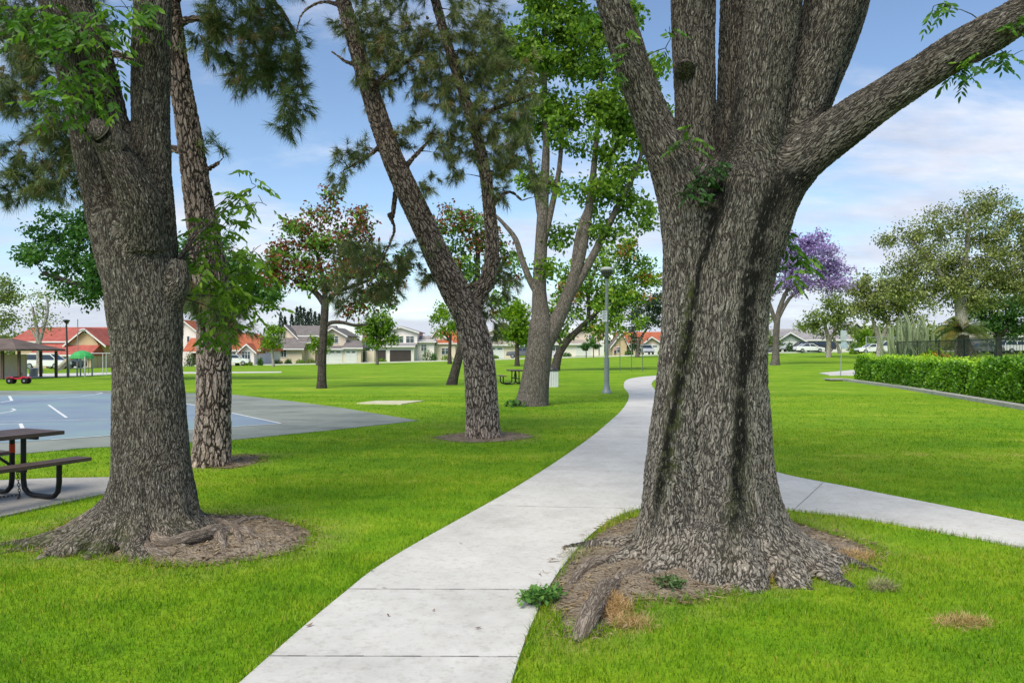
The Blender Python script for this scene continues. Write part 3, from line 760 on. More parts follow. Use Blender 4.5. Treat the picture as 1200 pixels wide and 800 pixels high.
# the knobbly surface root that runs to the front left and breaks the lawn edge
rp = [P(800, 668), P(760, 672), P(722, 690), P(704, 712), P(688, 736), P(676, 752)]
chB.append(([Vector((p.x, p.y, z)) for p, z in zip(rp, (.11, .055, .05, .075, .05, -.02))], [.10, .05, .05, .075, .065, .04]))
rp = [P(770, 655), P(728, 660), P(690, 672), P(668, 690)]
chB.append(([Vector((p.x, p.y, z)) for p, z in zip(rp, (.12, .07, .06, .03))], [.08, .045, .045, .03]))
chRB = chB[-2:]; chB = chB[:-2]
def stain_shade_B(V):
    x, y = pxpy(V); front = V[:, 1] < YB + .25
    nz = np.array([noise.noise(Vector((a*3, c_*3, b*1.2))) for a, b, c_ in V])
    def streak(pts, wd):
        py = [p[1] for p in pts]; c = np.interp(y, py, [p[0] for p in pts]); hw = np.interp(y, py, [p[2] for p in pts])*(1+.9*nz); c = c + 7*nz
        return np.clip(1.5 - 1.1*np.abs(x-c)/hw, 0, 1) * np.clip((y-py[0]+10)/15, 0, 1) * np.clip((py[-1]+25-y)/70, 0, 1) * front
    s1 = streak([(932, 200, 22), (905, 235, 18), (893, 270, 12), (882, 320, 14), (874, 400, 12), (868, 480, 9), (862, 560, 6), (858, 620, 5)], 1)
    s2 = streak([(843, 215, 8), (830, 290, 8), (818, 340, 7), (802, 420, 8), (788, 500, 8), (774, 580, 8), (764, 620, 6)], 1)  # follows the crease between the lobes: its shade painted dark with the stains
    s3 = streak([(1030, 150, 10), (985, 178, 9), (940, 205, 14)], 1) * .7
    gap_shade = streak([(858, 0, 14), (855, 120, 14), (846, 230, 9)], 1)*.8  # crevice between the upper limbs: shade painted into the bark colour
    s5 = streak([(856, 600, 16), (858, 650, 22), (862, 680, 20)], 1) * .35
    m = streak([(812, 330, 6), (804, 420, 12), (790, 500, 12), (774, 590, 12)], 1)*.9 + streak([(872, 440, 8), (864, 560, 10), (856, 650, 16)], 1)*.55
    return np.clip(s1 + s2 + s3 + gap_shade + s5, 0, 1), np.clip(m, 0, 1)
fl = flute(cB, 1.1, .05, 7, .6, .26, [(-165, 22, .9), (-125, 16, .7), (-95, 14, .5), (-65, 14, .6), (-20, 24, 1.0), (20, 20, .7), (80, 20, .6), (130, 20, .6)])
def flB(V):
    V = fl(V); l = lumps(V, .014, 3.5); d = V - np.array([cB[0], cB[1], 0]); d[:, 2] = 0; d /= np.linalg.norm(d, axis=1)[:, None] + 1e-6
    return V + d*l[:, None]
tb, CHB = fused_trunk('trunk', chB, .0125, B_ash, tree_b, flB, 6, stain_shade_B, (cB[0], cB[1], .52))
for cr_ in chRB: fused_trunk('surface_root', [cr_], .0125, B_root, tree_b, lambda V: V + (lumps(V, .018, 9)[:, None])*np.array([.6, .6, 1]), 3)
# sawn limb scar and dead stub on the middle limb
B_mid2 = mat_bark('collar_bark', (.15, .13, .11), (.03, .025, .02), (50, 50, 14), hard=(0, .1), disp=.01, stain=False, coord='o', lichen=.2)
m_cut = M('sawn_wood', (.12, .10, .082), .9, .3, 20, .6, 60)
def sawn(parent, c, n, r, t=.02, name='pruning_scar'):
    n = Vector(n).normalized(); mb = MB(); mb.tube([c - n*.14, c - n*.05, c - n*.005, c + n*t, c + n*(t-.004)], [r*1.45, r*1.32, r*1.16, r*1.0, r*.80], 26)
    o = mb.build(name, B_mid2, parent, smooth=True)
    f = MB().tube([c + n*(t-.02), c + n*(t-.008), c + n*(t-.006)], [r*.83, r*.80, r*.1], 26).build('cut_face', m_cut); f.parent = o; f.data.transform(Matrix.Translation(-parent.location)); return o
sawn(tree_b, W(803, 77, YB-.06), (-.25, -1, .05), .066)

# ===== the big ash on the left
YA = 7.0
base = W(170, 615, YA); cA = (base.x, base.y)
tree_a = empty('ash_tree', (cA[0], cA[1], 0), 'thick forked ash tree with a sawn limb stub standing near the picnic pad', 'tree')
ch = [
 [(172, 650, 62), (176, 610, 56), (179, 560, 51), (177, 500, 48.5), (173, 430, 45), (171, 370, 50), (162, 300, 50), (157, 250, 47)],
 [(160, 330, 46, .05), (136, 280, 34, .08), (122, 230, 29, .12), (111, 180, 28, .15), (101, 130, 28, .18), (90, 75, 30, .2), (74, 0, 33, .2), (58, -90, 28, .2), (20, -240, 17, .1), (-30, -350, 10, 0)],
 [(175, 330, 42), (180, 260, 30), (178, 200, 27), (177, 130, 27), (177, 60, 27), (178, 0, 26), (178, -90, 24), (190, -240, 18, .3), (230, -380, 10, .6)],
 [(168, 290, 36, -.12), (164, 245, 32, -.22), (152, 212, 27, -.28), (137, 184, 23, -.32), (125, 163, 20, -.34)],
 [(165, 240, 20, -.02), (152, 190, 16, -.04), (138, 140, 14, -.05), (125, 90, 15, -.05), (108, 40, 17, -.08), (92, 0, 18, -.1), (70, -100, 15, -.2), (40, -240, 10, -.8)],
 [(196, 350, 26, -.02), (206, 330, 20, -.04), (208, 305, 12, -.02)],
]
chA = [chain_w(c, YA) for c in ch]; chA = [(p, [r*(.83 if i == 0 else .80) for r in rr]) for i, (p, rr) in enumerate(chA)]
chA += ring_roots(cA, .42, [(-172, .85, .10), (-150, .6, .10), (-125, .3, .11), (-100, .22, .12, .05), (-72, .3, .11), (-42, .5, .10), (-15, .9, .10), (12, .6, .10), (60, .4, .1), (110, .4, .1), (150, .6, .1)], .5)
for l, zr, rr in (([(170, 640), (195, 648), (225, 643), (258, 632), (285, 628)], (.10, .09, .10, .07, .0), (.07, .055, .06, .07, .04)),
                  ([(215, 625), (250, 622), (290, 632), (318, 640)], (.10, .08, .05, -.01), (.07, .06, .05, .03)),
                  ([(250, 628), (262, 645), (268, 655)], (.07, .05, -.01), (.05, .045, .03)), ([(270, 624), (300, 612), (330, 612)], (.06, .04, -.01), (.05, .035, .02)),
                  ([(150, 630), (175, 652), (205, 655)], (.09, .05, .0), (.06, .05, .035)), ([(110, 615), (70, 630), (30, 640)], (.10, .04, -.02), (.07, .05, .035)),
                  ([(275, 630), (282, 642), (286, 650)], (.07, .04, -.01), (.04, .04, .02)), ([(288, 632), (300, 645), (302, 650)], (.06, .04, -.01), (.035, .03, .02))):
    chA.append(([Vector((P(*q).x, P(*q).y, z)) for q, z in zip(l, zr)], list(rr)))
chRA = chA[-8:]; chA = chA[:-8]
def stA(V):
    x, y = pxpy(V); nz = np.array([noise.noise(Vector((a*4, c_*4, b*2))) for a, b, c_ in V])
    crease = np.clip(1 - np.abs(x - np.interp(y, [160, 250, 300, 330], [172, 198, 136, 130]))/3, 0, 1)*0
    return np.clip(crease, 0, 1), np.clip((V[:, 2] < .5) * (.45 + nz) * np.clip(1 - V[:, 2]/.5, 0, 1)*.8, 0, 1)
fa = flute(cA, .7, .035, 8, 0, .16, [(-170, 22, .8), (-130, 18, .5), (-60, 16, .7), (-15, 20, .9), (40, 20, .6), (110, 20, .6)])
def flA(V):
    V = fa(V); l = lumps(V, .012, 3.5); d = V - np.array([cA[0], cA[1], 0]); d[:, 2] = 0; d /= np.linalg.norm(d, axis=1)[:, None] + 1e-6
    return V + d*l[:, None]
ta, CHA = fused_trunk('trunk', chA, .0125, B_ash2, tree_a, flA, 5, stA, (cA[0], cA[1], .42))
for cr_ in chRA: fused_trunk('surface_root', [cr_], .0125, B_root, tree_a, lambda V: V + (lumps(V, .014, 9)[:, None])*np.array([.6, .6, 1]), 3)
sawn(tree_a, W(121, 158, YA-.42), (-.45, -.75, .55), .105, .04)

# ===== pine behind the left ash
YP = 11.5
base = W(249, 545, YP)
pine_a = empty('pine_tree', (base.x, base.y, 0), 'straight shaggy barked pine standing just behind the stub bearing ash', 'tree', 'pine trees')
chP = [chain_w(c, YP) for c in [
 [(247, 560, 25), (248, 535, 22), (250, 480, 19.5), (251, 400, 19), (250, 350, 20), (243, 300, 19), (232, 230, 16), (222, 160, 14), (212, 100, 12), (203, 40, 12), (196, -30, 11), (190, -150, 9), (185, -300, 6)],
 [(206, 60, 6), (206, 35, 5), (225, 22, 4), (255, 28, 3), (290, 45, 2.4), (315, 75, 1.6)],
 [(200, 10, 6), (225, -30, 5), (270, -40, 4), (310, -10, 3), (345, 40, 2), (350, 100, 1.2)],
 [(214, 110, 6), (190, 80, 5), (120, 60, 4), (60, 50, 3), (0, 60, 2)],
 [(225, 180, 5, .2), (180, 170, 4, .6), (110, 160, 3.6, .8), (60, 150, 3, .8), (20, 170, 2, .8)],
 [(228, 205, 4), (250, 195, 2.4), (262, 185, 1.2)],
]]
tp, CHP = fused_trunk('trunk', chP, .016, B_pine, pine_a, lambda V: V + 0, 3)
# ===== twisted pine in the middle
YT = 15.1
base = W(565, 513, YT)
pine_b = empty('pine_tree', (base.x, base.y, 0), 'crooked pine with a leaning forked trunk in a ring of bare soil', 'tree', 'pine trees')
chT = [chain_w(c, YT) for c in [
 [(567, 528, 27), (566, 508, 21), (565, 480, 19.5), (562, 430, 18.5), (556, 395, 18), (548, 370, 17), (533, 340, 17), (515, 305, 15), (497, 265, 14.5), (478, 225, 14), (460, 185, 12.5), (444, 140, 12), (430, 95, 10.5), (416, 50, 9.5), (402, 0, 8.5), (388, -60, 8), (370, -160, 6)],
 [(548, 375, 14), (560, 350, 9.5), (572, 325, 9), (577, 295, 8.5), (574, 250, 7.6), (568, 200, 7), (556, 150, 6.2), (540, 100, 6), (524, 50, 5.6), (510, 0, 5.6), (495, -60, 5), (480, -150, 4)],
 [(574, 250, 3), (582, 235, 2.5), (597, 225, 2), (612, 235, 1.2)],
 [(552, 150, 4), (575, 130, 3), (600, 120, 2.4), (625, 110, 1.4)],
 [(452, 165, 4), (438, 178, 2.6), (420, 190, 2), (402, 200, 1.2)],
 [(470, 205, 4), (480, 190, 3), (498, 170, 2), (505, 160, 1.2)],
 [(500, 275, 3.5), (490, 262, 2), (480, 245, 1.2)],
 [(455, 250, 2.6, .4), (462, 270, 1.8, .4), (450, 300, 1.4, .4), (435, 330, 1.2, .4)],
 [(467, 200, 4, .3), (463, 230, 3, .4), (460, 255, 2.6, .4)],
 [(436, 110, 4), (450, 90, 3.4), (480, 70, 2.6), (500, 60, 1.6)],
 [(425, 80, 3), (405, 72, 2), (388, 60, 1)],
 [(404, 10, 3), (380, 2, 2), (355, 15, 1.4), (347, 40, 1)],
 [(540, 345, 3), (560, 330, 2), (590, 300, 1.2)],
]]
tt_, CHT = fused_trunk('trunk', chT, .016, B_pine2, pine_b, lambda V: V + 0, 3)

def pine_foliage(parent, CH, blobs, Y, mat, dens, k=30, ln=.2, wd=.006, brown=.12, conecount=0, skelchains=None):
    skel = [(p, r) for pts, rad in CH for p, r in zip(pts, rad)]
    cl = blob_clumps(blobs, Y, dens); mb = MB(); C, D, TR = [], [], []
    thin = [s for s in skel if s[1] < .16]
    cl.sort(key=lambda c: min((s[0]-c).length for s in thin))
    s0 = list(thin)
    for c in cl:
        near = min(s0, key=lambda s: (s[0]-c).length)
        s0 += branch_to(mb, s0, c, .016, .004, 4, seg=3)
        ax = (c - near[0]); ax = ax.normalized() if ax.length > .05 else Vector((0, 0, -1))
        tn = random.random()
        for j in range(random.randint(2, 5)):
            v = Vector(rng.normal(0, 1, 3)).normalized(); dd = (ax*1.0 + v*.8 + Vector((0, 0, -.15))).normalized()
            C.append(c + v*.12*random.random() + dd*random.uniform(-.05, .16)); D.append(dd); TR.append(min(.82, max(0, tn*.8)) if random.random() > brown else 1.0)
    mb.build('twigs', B_dark, parent)
    V, F, r = needles(np.array([tuple(c) for c in C]), np.array([tuple(d) for d in D]), ln, wd, k, np.array(TR))
    link('needles', np_mesh('needles', V, F, {'rnd': ('FACE', r)}), mat, parent)
    if conecount:
        c0 = MB().lathe((0, 0, 0), [(.004, -.025), (.026, -.014), (.031, .005), (.020, .035), (.003, .06)], 8).build('pine_cone', m_cone, parent, smooth=True, world=False)
        for i in range(conecount):
            c = C[random.randrange(len(C))] + Vector(rng.normal(0, .05, 3)); o = c0 if i == 0 else c0.copy()
            if i: COL.objects.link(o)
            o.location = c - parent.location; o.rotation_euler = (random.uniform(-.8, .8), random.uniform(-.8, .8), 0)
m_cone = M('pine_cone_scales', (.06, .042, .03), .9, .3, 60, 1, 120, .01)
pine_foliage(pine_a, CHP, [(285, 20, 60, 26), (320, 60, 42, 34), (345, 105, 18, 40), (300, 85, 34, 26), (245, 172, 16, 10), (338, 150, 14, 14), (245, 50, 24, 18),
    (20, 30, 40, 34), (60, 70, 42, 36), (20, 110, 30, 34), (65, 150, 38, 34), (15, 200, 30, 40), (60, 210, 34, 26), (90, 190, 20, 30), (90, 30, 40, 30), (60, -50, 90, 40), (300, -50, 90, 40), (180, -120, 140, 50),
    (238, 350, 22, 22, -.3), (262, 355, 20, 24, -.35), (275, 385, 12, 18, -.3)], YP, L_needle, 4.0, 42, .20, .0068, .10, 40)
pine_foliage(pine_b, CHT, [(440, 30, 52, 30), (475, 60, 46, 40), (445, 90, 30, 34), (540, 40, 50, 42), (575, 60, 34, 50), (520, 95, 52, 34), (560, 130, 52, 38), (600, 150, 26, 60), (540, 165, 40, 26), (575, 190, 30, 24), (620, 100, 16, 34),
    (405, 195, 22, 20), (425, 175, 14, 16), (480, 160, 24, 14), (500, 150, 16, 14), (505, 215, 12, 16), (585, 225, 20, 14), (628, 215, 14, 18), (455, -30, 70, 36), (540, -40, 70, 40),
    (420, 300, 26, 30, .8), (450, 320, 24, 34, .8), (400, 340, 20, 22, .8), (430, 345, 26, 20, .8), (478, 300, 16, 20, .6), (500, 320, 14, 14, .4), (575, 370, 16, 26, .5), (590, 330, 18, 20, .5), (500, 285, 12, 12, -.1), (536, 205, 14, 12)], YT, L_needle_dry, 3.7, 42, .20, .0082, .04, 95)

# ===== leafy shoots on the ashes: drooping pinnate leaves
L_ash = mat_leaf('ash_leaf', (.030, .085, .012), (.075, .18, .020), (.19, .34, .035), trans=.4)
L_ashb = mat_leaf('ash_leaf_bright', (.06, .13, .012), (.13, .26, .020), (.28, .44, .035), trans=.45)
L_ash_dark = mat_leaf('ash_leaf_dark', (.015, .05, .012), (.03, .09, .018), (.07, .15, .03), trans=.3)
def pinnate(C, size=.26, pairs=4, leaf=.085):
    P_, R_ = [], []
    Vs, Fs, Rs, b = [], [], [], 0
    for c in C:
        a = random.uniform(0, 2*PI); d = Vector((math.cos(a), math.sin(a), random.uniform(-.9, .5))).normalized(); s = d.cross(Vector((0, 0, 1))).normalized(); tn = random.random()
        sz = size*random.uniform(.7, 1.15)
        for i in range(pairs*2+1):
            if i == pairs*2: q = c + d*sz + Vector((0, 0, -.35*sz)); ld = (d + Vector((0, 0, -.6))).normalized()
            else:
                t = .25 + .75*(i//2)/pairs; q = c + d*sz*t + Vector((0, 0, -.35*sz*t*t)); ld = (d*.6 + s*(1 if i % 2 else -1) + Vector((0, 0, -.55-random.random()*.4))).normalized()
            l = leaf*random.uniform(.75, 1.2); n = ld.cross(Vector(rng.normal(0, 1, 3))).normalized(); wv = n*l*.17; up = ld.cross(n)*l*.05
            Vs += [q, q+ld*l*.3+wv+up, q+ld*l*.65+wv*.8+up, q+ld*l, q+ld*l*.65-wv*.8+up, q+ld*l*.3-wv+up]
            Fs += [(b, b+1, b+5), (b+1, b+2, b+5), (b+2, b+4, b+5), (b+2, b+3, b+4)]; v = min(1, max(0, tn*.6+random.random()*.4)); Rs += [v]*4; b += 6
    return [tuple(v) for v in Vs], Fs, Rs
def shoots(parent, CH, blobs, Y, mat, dens, size=.26, leaf=.085, name='leafy_shoot', r0=.012, pairs=4, far=None):
    for b_ in blobs:
      cl = blob_clumps([b_], Y, dens); skel = [(p, r) for pts, rad in CH for p, r in zip(pts, rad)]
      mb = MB()
      s0 = [s for s in skel]; cl.sort(key=lambda c: min((s[0]-c).length for s in s0))
      for c in cl: s0 += branch_to(mb, s0, c, r0, .003, 4, seg=4)
      V, F, r = pinnate(cl, size, pairs, leaf); me = np_mesh(name, V, F, {'rnd': ('FACE', r)})
      o = link(name, me, mat, parent); t = mb.build('stem', B_dark); t.parent = o; t.data.transform(Matrix.Translation(-parent.location))
shoots(tree_a, CHA[:6], [(110, 25, 40, 26, -.3), (75, 40, 34, 34, -.2), (90, 95, 34, 22, -.35), (75, 120, 26, 22, -.3), (132, 70, 14, 14, -.4), (130, 128, 12, 10, -.4), (150, 15, 30, 14, -.5), (40, 20, 40, 30, 0), (180, 5, 18, 10, -.5)], YA, L_ash, 3.0, .24, .085)
shoots(tree_a, [CHA[5]], [(235, 310, 26, 22, -.1), (270, 330, 34, 30, .1), (290, 295, 30, 16, 0), (285, 235, 34, 10, 0), (300, 210, 12, 10, 0), (265, 260, 26, 14, 0), (255, 375, 20, 20, 0), (240, 270, 16, 14, 0), (300, 350, 18, 18, .2)], YA+.5, L_ashb, 3.8, .26, .09)
CHBs = CHB[:8]
shoots(tree_b, CHBs, [(826, 205, 12, 18, -.28), (840, 195, 12, 10, -.28), (805, 222, 12, 8, -.3), (822, 235, 8, 8, -.3)], YB, L_ash_dark, 7, .12, .06, r0=.006)
shoots(tree_b, CHBs, [(735, 50, 8, 26, -.35), (722, 80, 6, 12, -.3), (808, 160, 12, 22, -.35), (695, 8, 14, 8, -.3), (780, 40, 6, 30, -.3)], YB, L_ash, 2.6, .13, .06, r0=.006)
shoots(tree_b, CHBs, [(1100, 10, 16, 12, .3), (1150, 70, 22, 10, -.3), (1185, 65, 16, 10, -.3), (1190, 30, 12, 16, -.4), (1130, 82, 20, 8, -.2)], YB, L_ash, 4, .16, .07, r0=.006)
shoots(tree_b, CHBs[:1], [(928, 285, 9, 18, .1), (926, 320, 8, 16, .1), (940, 300, 8, 10, .1)], YB, L_ash, 6, .16, .08, r0=.006)
# upper crowns, above the picture: they shade the limbs and hang at its upper edge
def high_crown(parent, CH, blobs, mat, n, leaf, sig):
    mb = MB(); s0 = [(p, r) for pts, rad in CH for p, r in zip(pts, rad) if p.z > 5]
    C = []
    for c, r, m in blobs:
        for _ in range(m):
            v = Vector(rng.normal(0, 1, 3)).normalized() * (rng.uniform(0, 1)**.4); C.append(Vector(c) + Vector((v.x*r[0], v.y*r[1], v.z*r[2])))
    C.sort(key=lambda c: min((s[0]-c).length for s in s0))
    for c in C: s0 += branch_to(mb, s0, c, .05, .008, 5)
    mb.build('boughs', B_far, parent, smooth=True)
    c = np.repeat(np.array([tuple(x) for x in C]), n, 0); c = c + rng.normal(0, sig, c.shape)
    V, F, r = leaves(c, leaf, .35); link('crown', np_mesh('crown', V, F, {'rnd': ('FACE', r)}), mat, parent)
high_crown(tree_b, CHBs, [((1.6, 7.2, 9.0), (3.2, 3.0, 2.0), 170), ((4.6, 6.5, 7.6), (1.8, 2.2, 1.0), 50)], L_ash, 80, .13, .35)
high_crown(tree_a, CHA[:5], [((-3.2, 7.8, 9.2), (3.0, 3.0, 2.0), 160)], L_ash, 80, .13, .35)

# ------------------------------------------------------------------ the park's other trees
far_tree('sweetgum_tree', 'tall many stemmed tree with grey limbs and fresh green leaves near the lamp post', 'tree', 24.3,
 [[(622, 482, 19), (624, 470, 16), (628, 440, 15), (632, 410, 15), (634, 380, 14), (632, 340, 10), (634, 290, 9), (637, 230, 7.5), (640, 170, 5), (638, 100, 4), (640, 20, 2.5)],
  [(634, 415, 12), (648, 385, 12), (662, 355, 10), (676, 315, 8.5), (686, 270, 7), (694, 215, 5), (700, 150, 3.4), (705, 80, 2)],
  [(662, 355, 7), (678, 330, 6.5), (700, 290, 5.6), (725, 240, 4.4), (745, 200, 3.4), (758, 160, 2)],
  [(672, 325, 6), (680, 270, 5.4), (700, 220, 4.2), (722, 170, 3), (730, 120, 2)],
  [(634, 350, 6), (622, 330, 5), (612, 305, 4.6), (604, 280, 4), (590, 262, 2.8), (578, 250, 2)],
  [(634, 300, 5), (645, 250, 4.6), (655, 200, 3.6), (660, 140, 2.4)],
  [(632, 250, 4), (624, 200, 3), (616, 160, 2.2), (606, 120, 1.6)]],
 [(600, 60, 36, 40), (640, 50, 40, 46), (690, 60, 44, 50), (725, 130, 38, 44), (690, 150, 40, 40), (650, 130, 30, 38), (612, 130, 22, 34), (735, 200, 30, 34), (700, 230, 26, 22), (745, 245, 24, 26), (650, 215, 14, 18), (618, 200, 12, 16), (660, 275, 14, 12),
  (705, 265, 26, 16), (650, 0, 40, 24), (710, 10, 40, 26), (680, -60, 80, 40), (745, 70, 22, 50), (640, 320, 7, 10), (655, 30, 20, 20), (765, 130, 20, 60)], L_green, B_mid, leaf=.115, per=56, dens=1.25, sig=.23, thin=.82, bough=.03, ratio=.62, droop=.45)
far_tree('small_tree', 'dark trunked lone tree with rusty seed pods in its crown on the open lawn', 'tree', 35.6,
 [[(377, 460, 6), (377, 450, 5), (378, 410, 4.6), (380, 375, 4.6), (381, 355, 4.4)],
  [(381, 358, 4), (372, 345, 3.4), (360, 336, 3), (345, 330, 2.2)], [(381, 356, 3.6), (380, 335, 2.8), (375, 310, 2.2), (365, 280, 1.6)], [(382, 355, 3.2), (395, 342, 2.6), (415, 335, 2), (440, 325, 1.4)],
  [(378, 384, 2.6), (388, 378, 2.4), (402, 378, 2), (415, 381, 1.8), (430, 380, 1.2)]],
 [(335, 300, 26, 24), (365, 275, 30, 26), (385, 250, 14, 14), (400, 285, 30, 26), (360, 320, 34, 20), (415, 260, 16, 18), (430, 300, 30, 26), (400, 325, 30, 18), (450, 330, 22, 20), (325, 330, 18, 14), (440, 350, 20, 16), (345, 265, 10, 10), (390, 232, 5, 8), (470, 310, 14, 18), (310, 315, 12, 14), (415, 360, 20, 12)],
 L_red, B_dark, leaf=.15, per=42, dens=1.9, sig=.26, accent=.75)
far_tree('leaning_tree', 'leaning tree with rust tinged crown showing behind the crooked pine', 'tree', 39,
 [[(529, 454, 6), (531, 444, 5.4), (540, 410, 5), (548, 385, 4.6), (556, 350, 4), (560, 310, 3), (558, 270, 2)],
  [(552, 365, 3), (575, 330, 2.4), (595, 300, 1.8)], [(556, 350, 3), (535, 320, 2.2), (525, 290, 1.6)]],
 [(530, 265, 22, 22), (560, 262, 26, 22), (575, 290, 26, 22), (545, 300, 28, 22), (595, 320, 18, 20), (560, 330, 26, 18), (520, 300, 14, 18), (585, 350, 18, 16), (500, 262, 12, 10)],
 L_red, B_dark, leaf=.15, per=42, dens=1.9, sig=.27, accent=.45)
far_tree('shade_tree', 'broad dark green tree filling the gaps behind the stub bearing ash and the straight pine', 'tree', 45,
 [[(172, 470, 10), (172, 440, 9), (172, 400, 9), (172, 370, 8)], [(172, 380, 7), (130, 345, 5), (80, 330, 3), (50, 320, 2)], [(172, 375, 7), (220, 350, 5), (270, 340, 3.4), (310, 335, 2)], [(172, 372, 7), (170, 320, 5), (160, 260, 3)]],
 [(45, 285, 28, 24), (80, 265, 34, 26), (60, 310, 32, 22), (100, 300, 40, 30), (110, 335, 40, 20), (140, 270, 50, 34), (150, 320, 50, 30), (200, 300, 50, 40), (250, 310, 40, 36), (290, 330, 32, 26), (310, 340, 24, 20), (225, 340, 40, 24), (90, 345, 20, 10), (275, 355, 24, 12), (325, 345, 12, 10)],
 mat_leaf('shade_leaf', (.026, .09, .018), (.06, .16, .03), (.12, .26, .045), trans=.4), B_dark, leaf=.20, per=46, dens=1.35, sig=.34)
far_tree('spreading_tree', 'bushy yellow green tree leaning over the white bin beside the lamp post', 'tree', 62,
 [[(650, 438, 6), (651, 430, 5), (655, 415, 4.6), (664, 400, 4.4), (676, 388, 3.6), (695, 370, 2.6), (715, 350, 2)], [(660, 405, 3.4), (650, 390, 2.8), (645, 370, 2)], [(676, 388, 3), (690, 384, 2.2), (710, 388, 1.5)], [(690, 372, 2.4), (690, 340, 2), (700, 310, 1.4)]],
 [(690, 320, 30, 22), (720, 300, 24, 14), (735, 325, 28, 22), (700, 350, 34, 20), (740, 350, 28, 20), (675, 345, 22, 20), (655, 365, 16, 20), (690, 380, 30, 14), (730, 375, 26, 12), (755, 310, 10, 10), (765, 330, 10, 10), (664, 385, 16, 10), (738, 288, 3, 6)],
 L_mix, B_dark, leaf=.24, per=44, dens=2.1, sig=.42, accent=.10)
far_tree('lime_green_tree', 'bright lime green tree glowing between the crooked pine and the many stemmed tree', 'tree', 78,
 [[(606, 428, 3), (606, 420, 2.6), (606, 400, 2.4), (606, 385, 2)], [(606, 400, 2), (598, 380, 1.4)], [(606, 395, 2), (616, 375, 1.4)]],
 [(598, 375, 14, 18), (612, 365, 14, 18), (618, 385, 12, 14), (604, 392, 16, 10), (590, 388, 8, 10)], L_bright, B_dark, leaf=.26, per=46, dens=4.5, sig=.45)
far_tree('lime_green_tree', 'airy pale green tree behind the leaning trunk in front of the orange gabled house', 'tree', 95,
 [[(527, 425, 2.4), (527, 410, 2), (528, 390, 1.6)], [(527, 400, 1.4), (518, 385, 1)]],
 [(518, 372, 12, 12), (532, 378, 14, 14), (524, 390, 12, 8), (540, 390, 10, 10), (522, 360, 6, 8)], L_bright, B_dark, leaf=.28, per=34, dens=4, sig=.5)
far_tree('street_tree', 'round dense green tree in front of the white house with dark garages', 'tree', 100,
 [[(442, 430, 2), (442, 422, 1.7), (442, 408, 1.5), (442, 395, 1.2)]],
 [(440, 392, 15, 14), (450, 382, 14, 12), (432, 384, 12, 12), (444, 374, 12, 8), (455, 395, 8, 8)], L_green, B_mid, leaf=.28, per=52, dens=5.5, sig=.42)
far_tree('street_tree', 'small lime tree on the lawn before the grey roofed house', 'tree', 100,
 [[(320, 432, 1.8), (320, 424, 1.6), (319, 410, 1.4), (318, 395, 1)]],
 [(318, 392, 11, 12), (312, 402, 9, 8), (325, 400, 7, 8), (322, 385, 8, 6)], L_bright, B_pale, leaf=.26, per=36, dens=6, sig=.38)
far_tree('street_tree', 'small leafy tree half hidden by the dark trunk of the lone tree', 'tree', 104,
 [[(371, 430, 1.4), (372, 422, 1.2), (373, 408, 1)]],
 [(374, 400, 9, 10), (382, 406, 8, 8), (368, 408, 6, 6), (384, 397, 6, 6)], L_bright, B_mid, leaf=.24, per=36, dens=6, sig=.35)
far_tree('street_tree', 'twiggy open tree with pale trunk standing before the beige house with red roof', 'tree', 66,
 [[(46, 440, 4), (46, 432, 3.4), (46, 415, 3), (45, 400, 2.8), (43, 385, 2), (38, 360, 1.2)], [(46, 402, 2.2), (51, 385, 1.8), (56, 365, 1.4), (55, 350, 1)], [(45, 400, 1.6), (36, 385, 1)]],
 [(40, 365, 10, 14), (56, 352, 10, 12), (34, 350, 8, 10), (50, 380, 12, 8), (60, 372, 8, 6)], L_olive2, B_pale, leaf=.16, per=16, dens=5, sig=.40, bough=.03)
far_tree('street_tree', 'grey green tree cut by the left edge of the view above the picnic shelter', 'tree', 74,
 [[(-14, 440, 5), (-14, 420, 4.4), (-12, 390, 4), (-8, 360, 2.4)]],
 [(-6, 340, 20, 18), (8, 355, 14, 14), (-10, 370, 20, 14), (12, 378, 12, 8), (10, 330, 8, 8)], L_olive2, B_far, leaf=.22, per=34, dens=3, sig=.5)
for px, lab in ((687, 'small lollipop shaped tree left of its twin before the cream house'), (695.5, 'small lollipop shaped tree right of its twin before the cream house')):
    far_tree('lollipop_tree', lab, 'tree', 118, [[(px, 424, .8), (px, 418, .6), (px, 406, .5)]], [(px, 405, 4.6, 5)], L_dark, B_mid, leaf=.22, per=44, dens=30, sig=.22, group='lollipop trees', boughs=.3)
far_tree('street_tree', 'dark leafed tree standing before the orange roofed house right of the lamp post', 'tree', 112,
 [[(747, 422, 2.6), (747, 414, 2.2), (748, 404, 2), (752, 394, 1.4), (758, 385, 1)], [(748, 404, 1.5), (741, 392, 1.2)]],
 [(744, 388, 8, 10), (746, 402, 5, 6), (757, 365, 16, 16), (770, 355, 14, 16), (752, 375, 14, 10), (775, 372, 10, 14)], mat_leaf('leaf_bluegreen', (.03, .06, .03), (.055, .10, .045), (.09, .15, .06)), B_far, leaf=.3, per=44, dens=4, sig=.5)
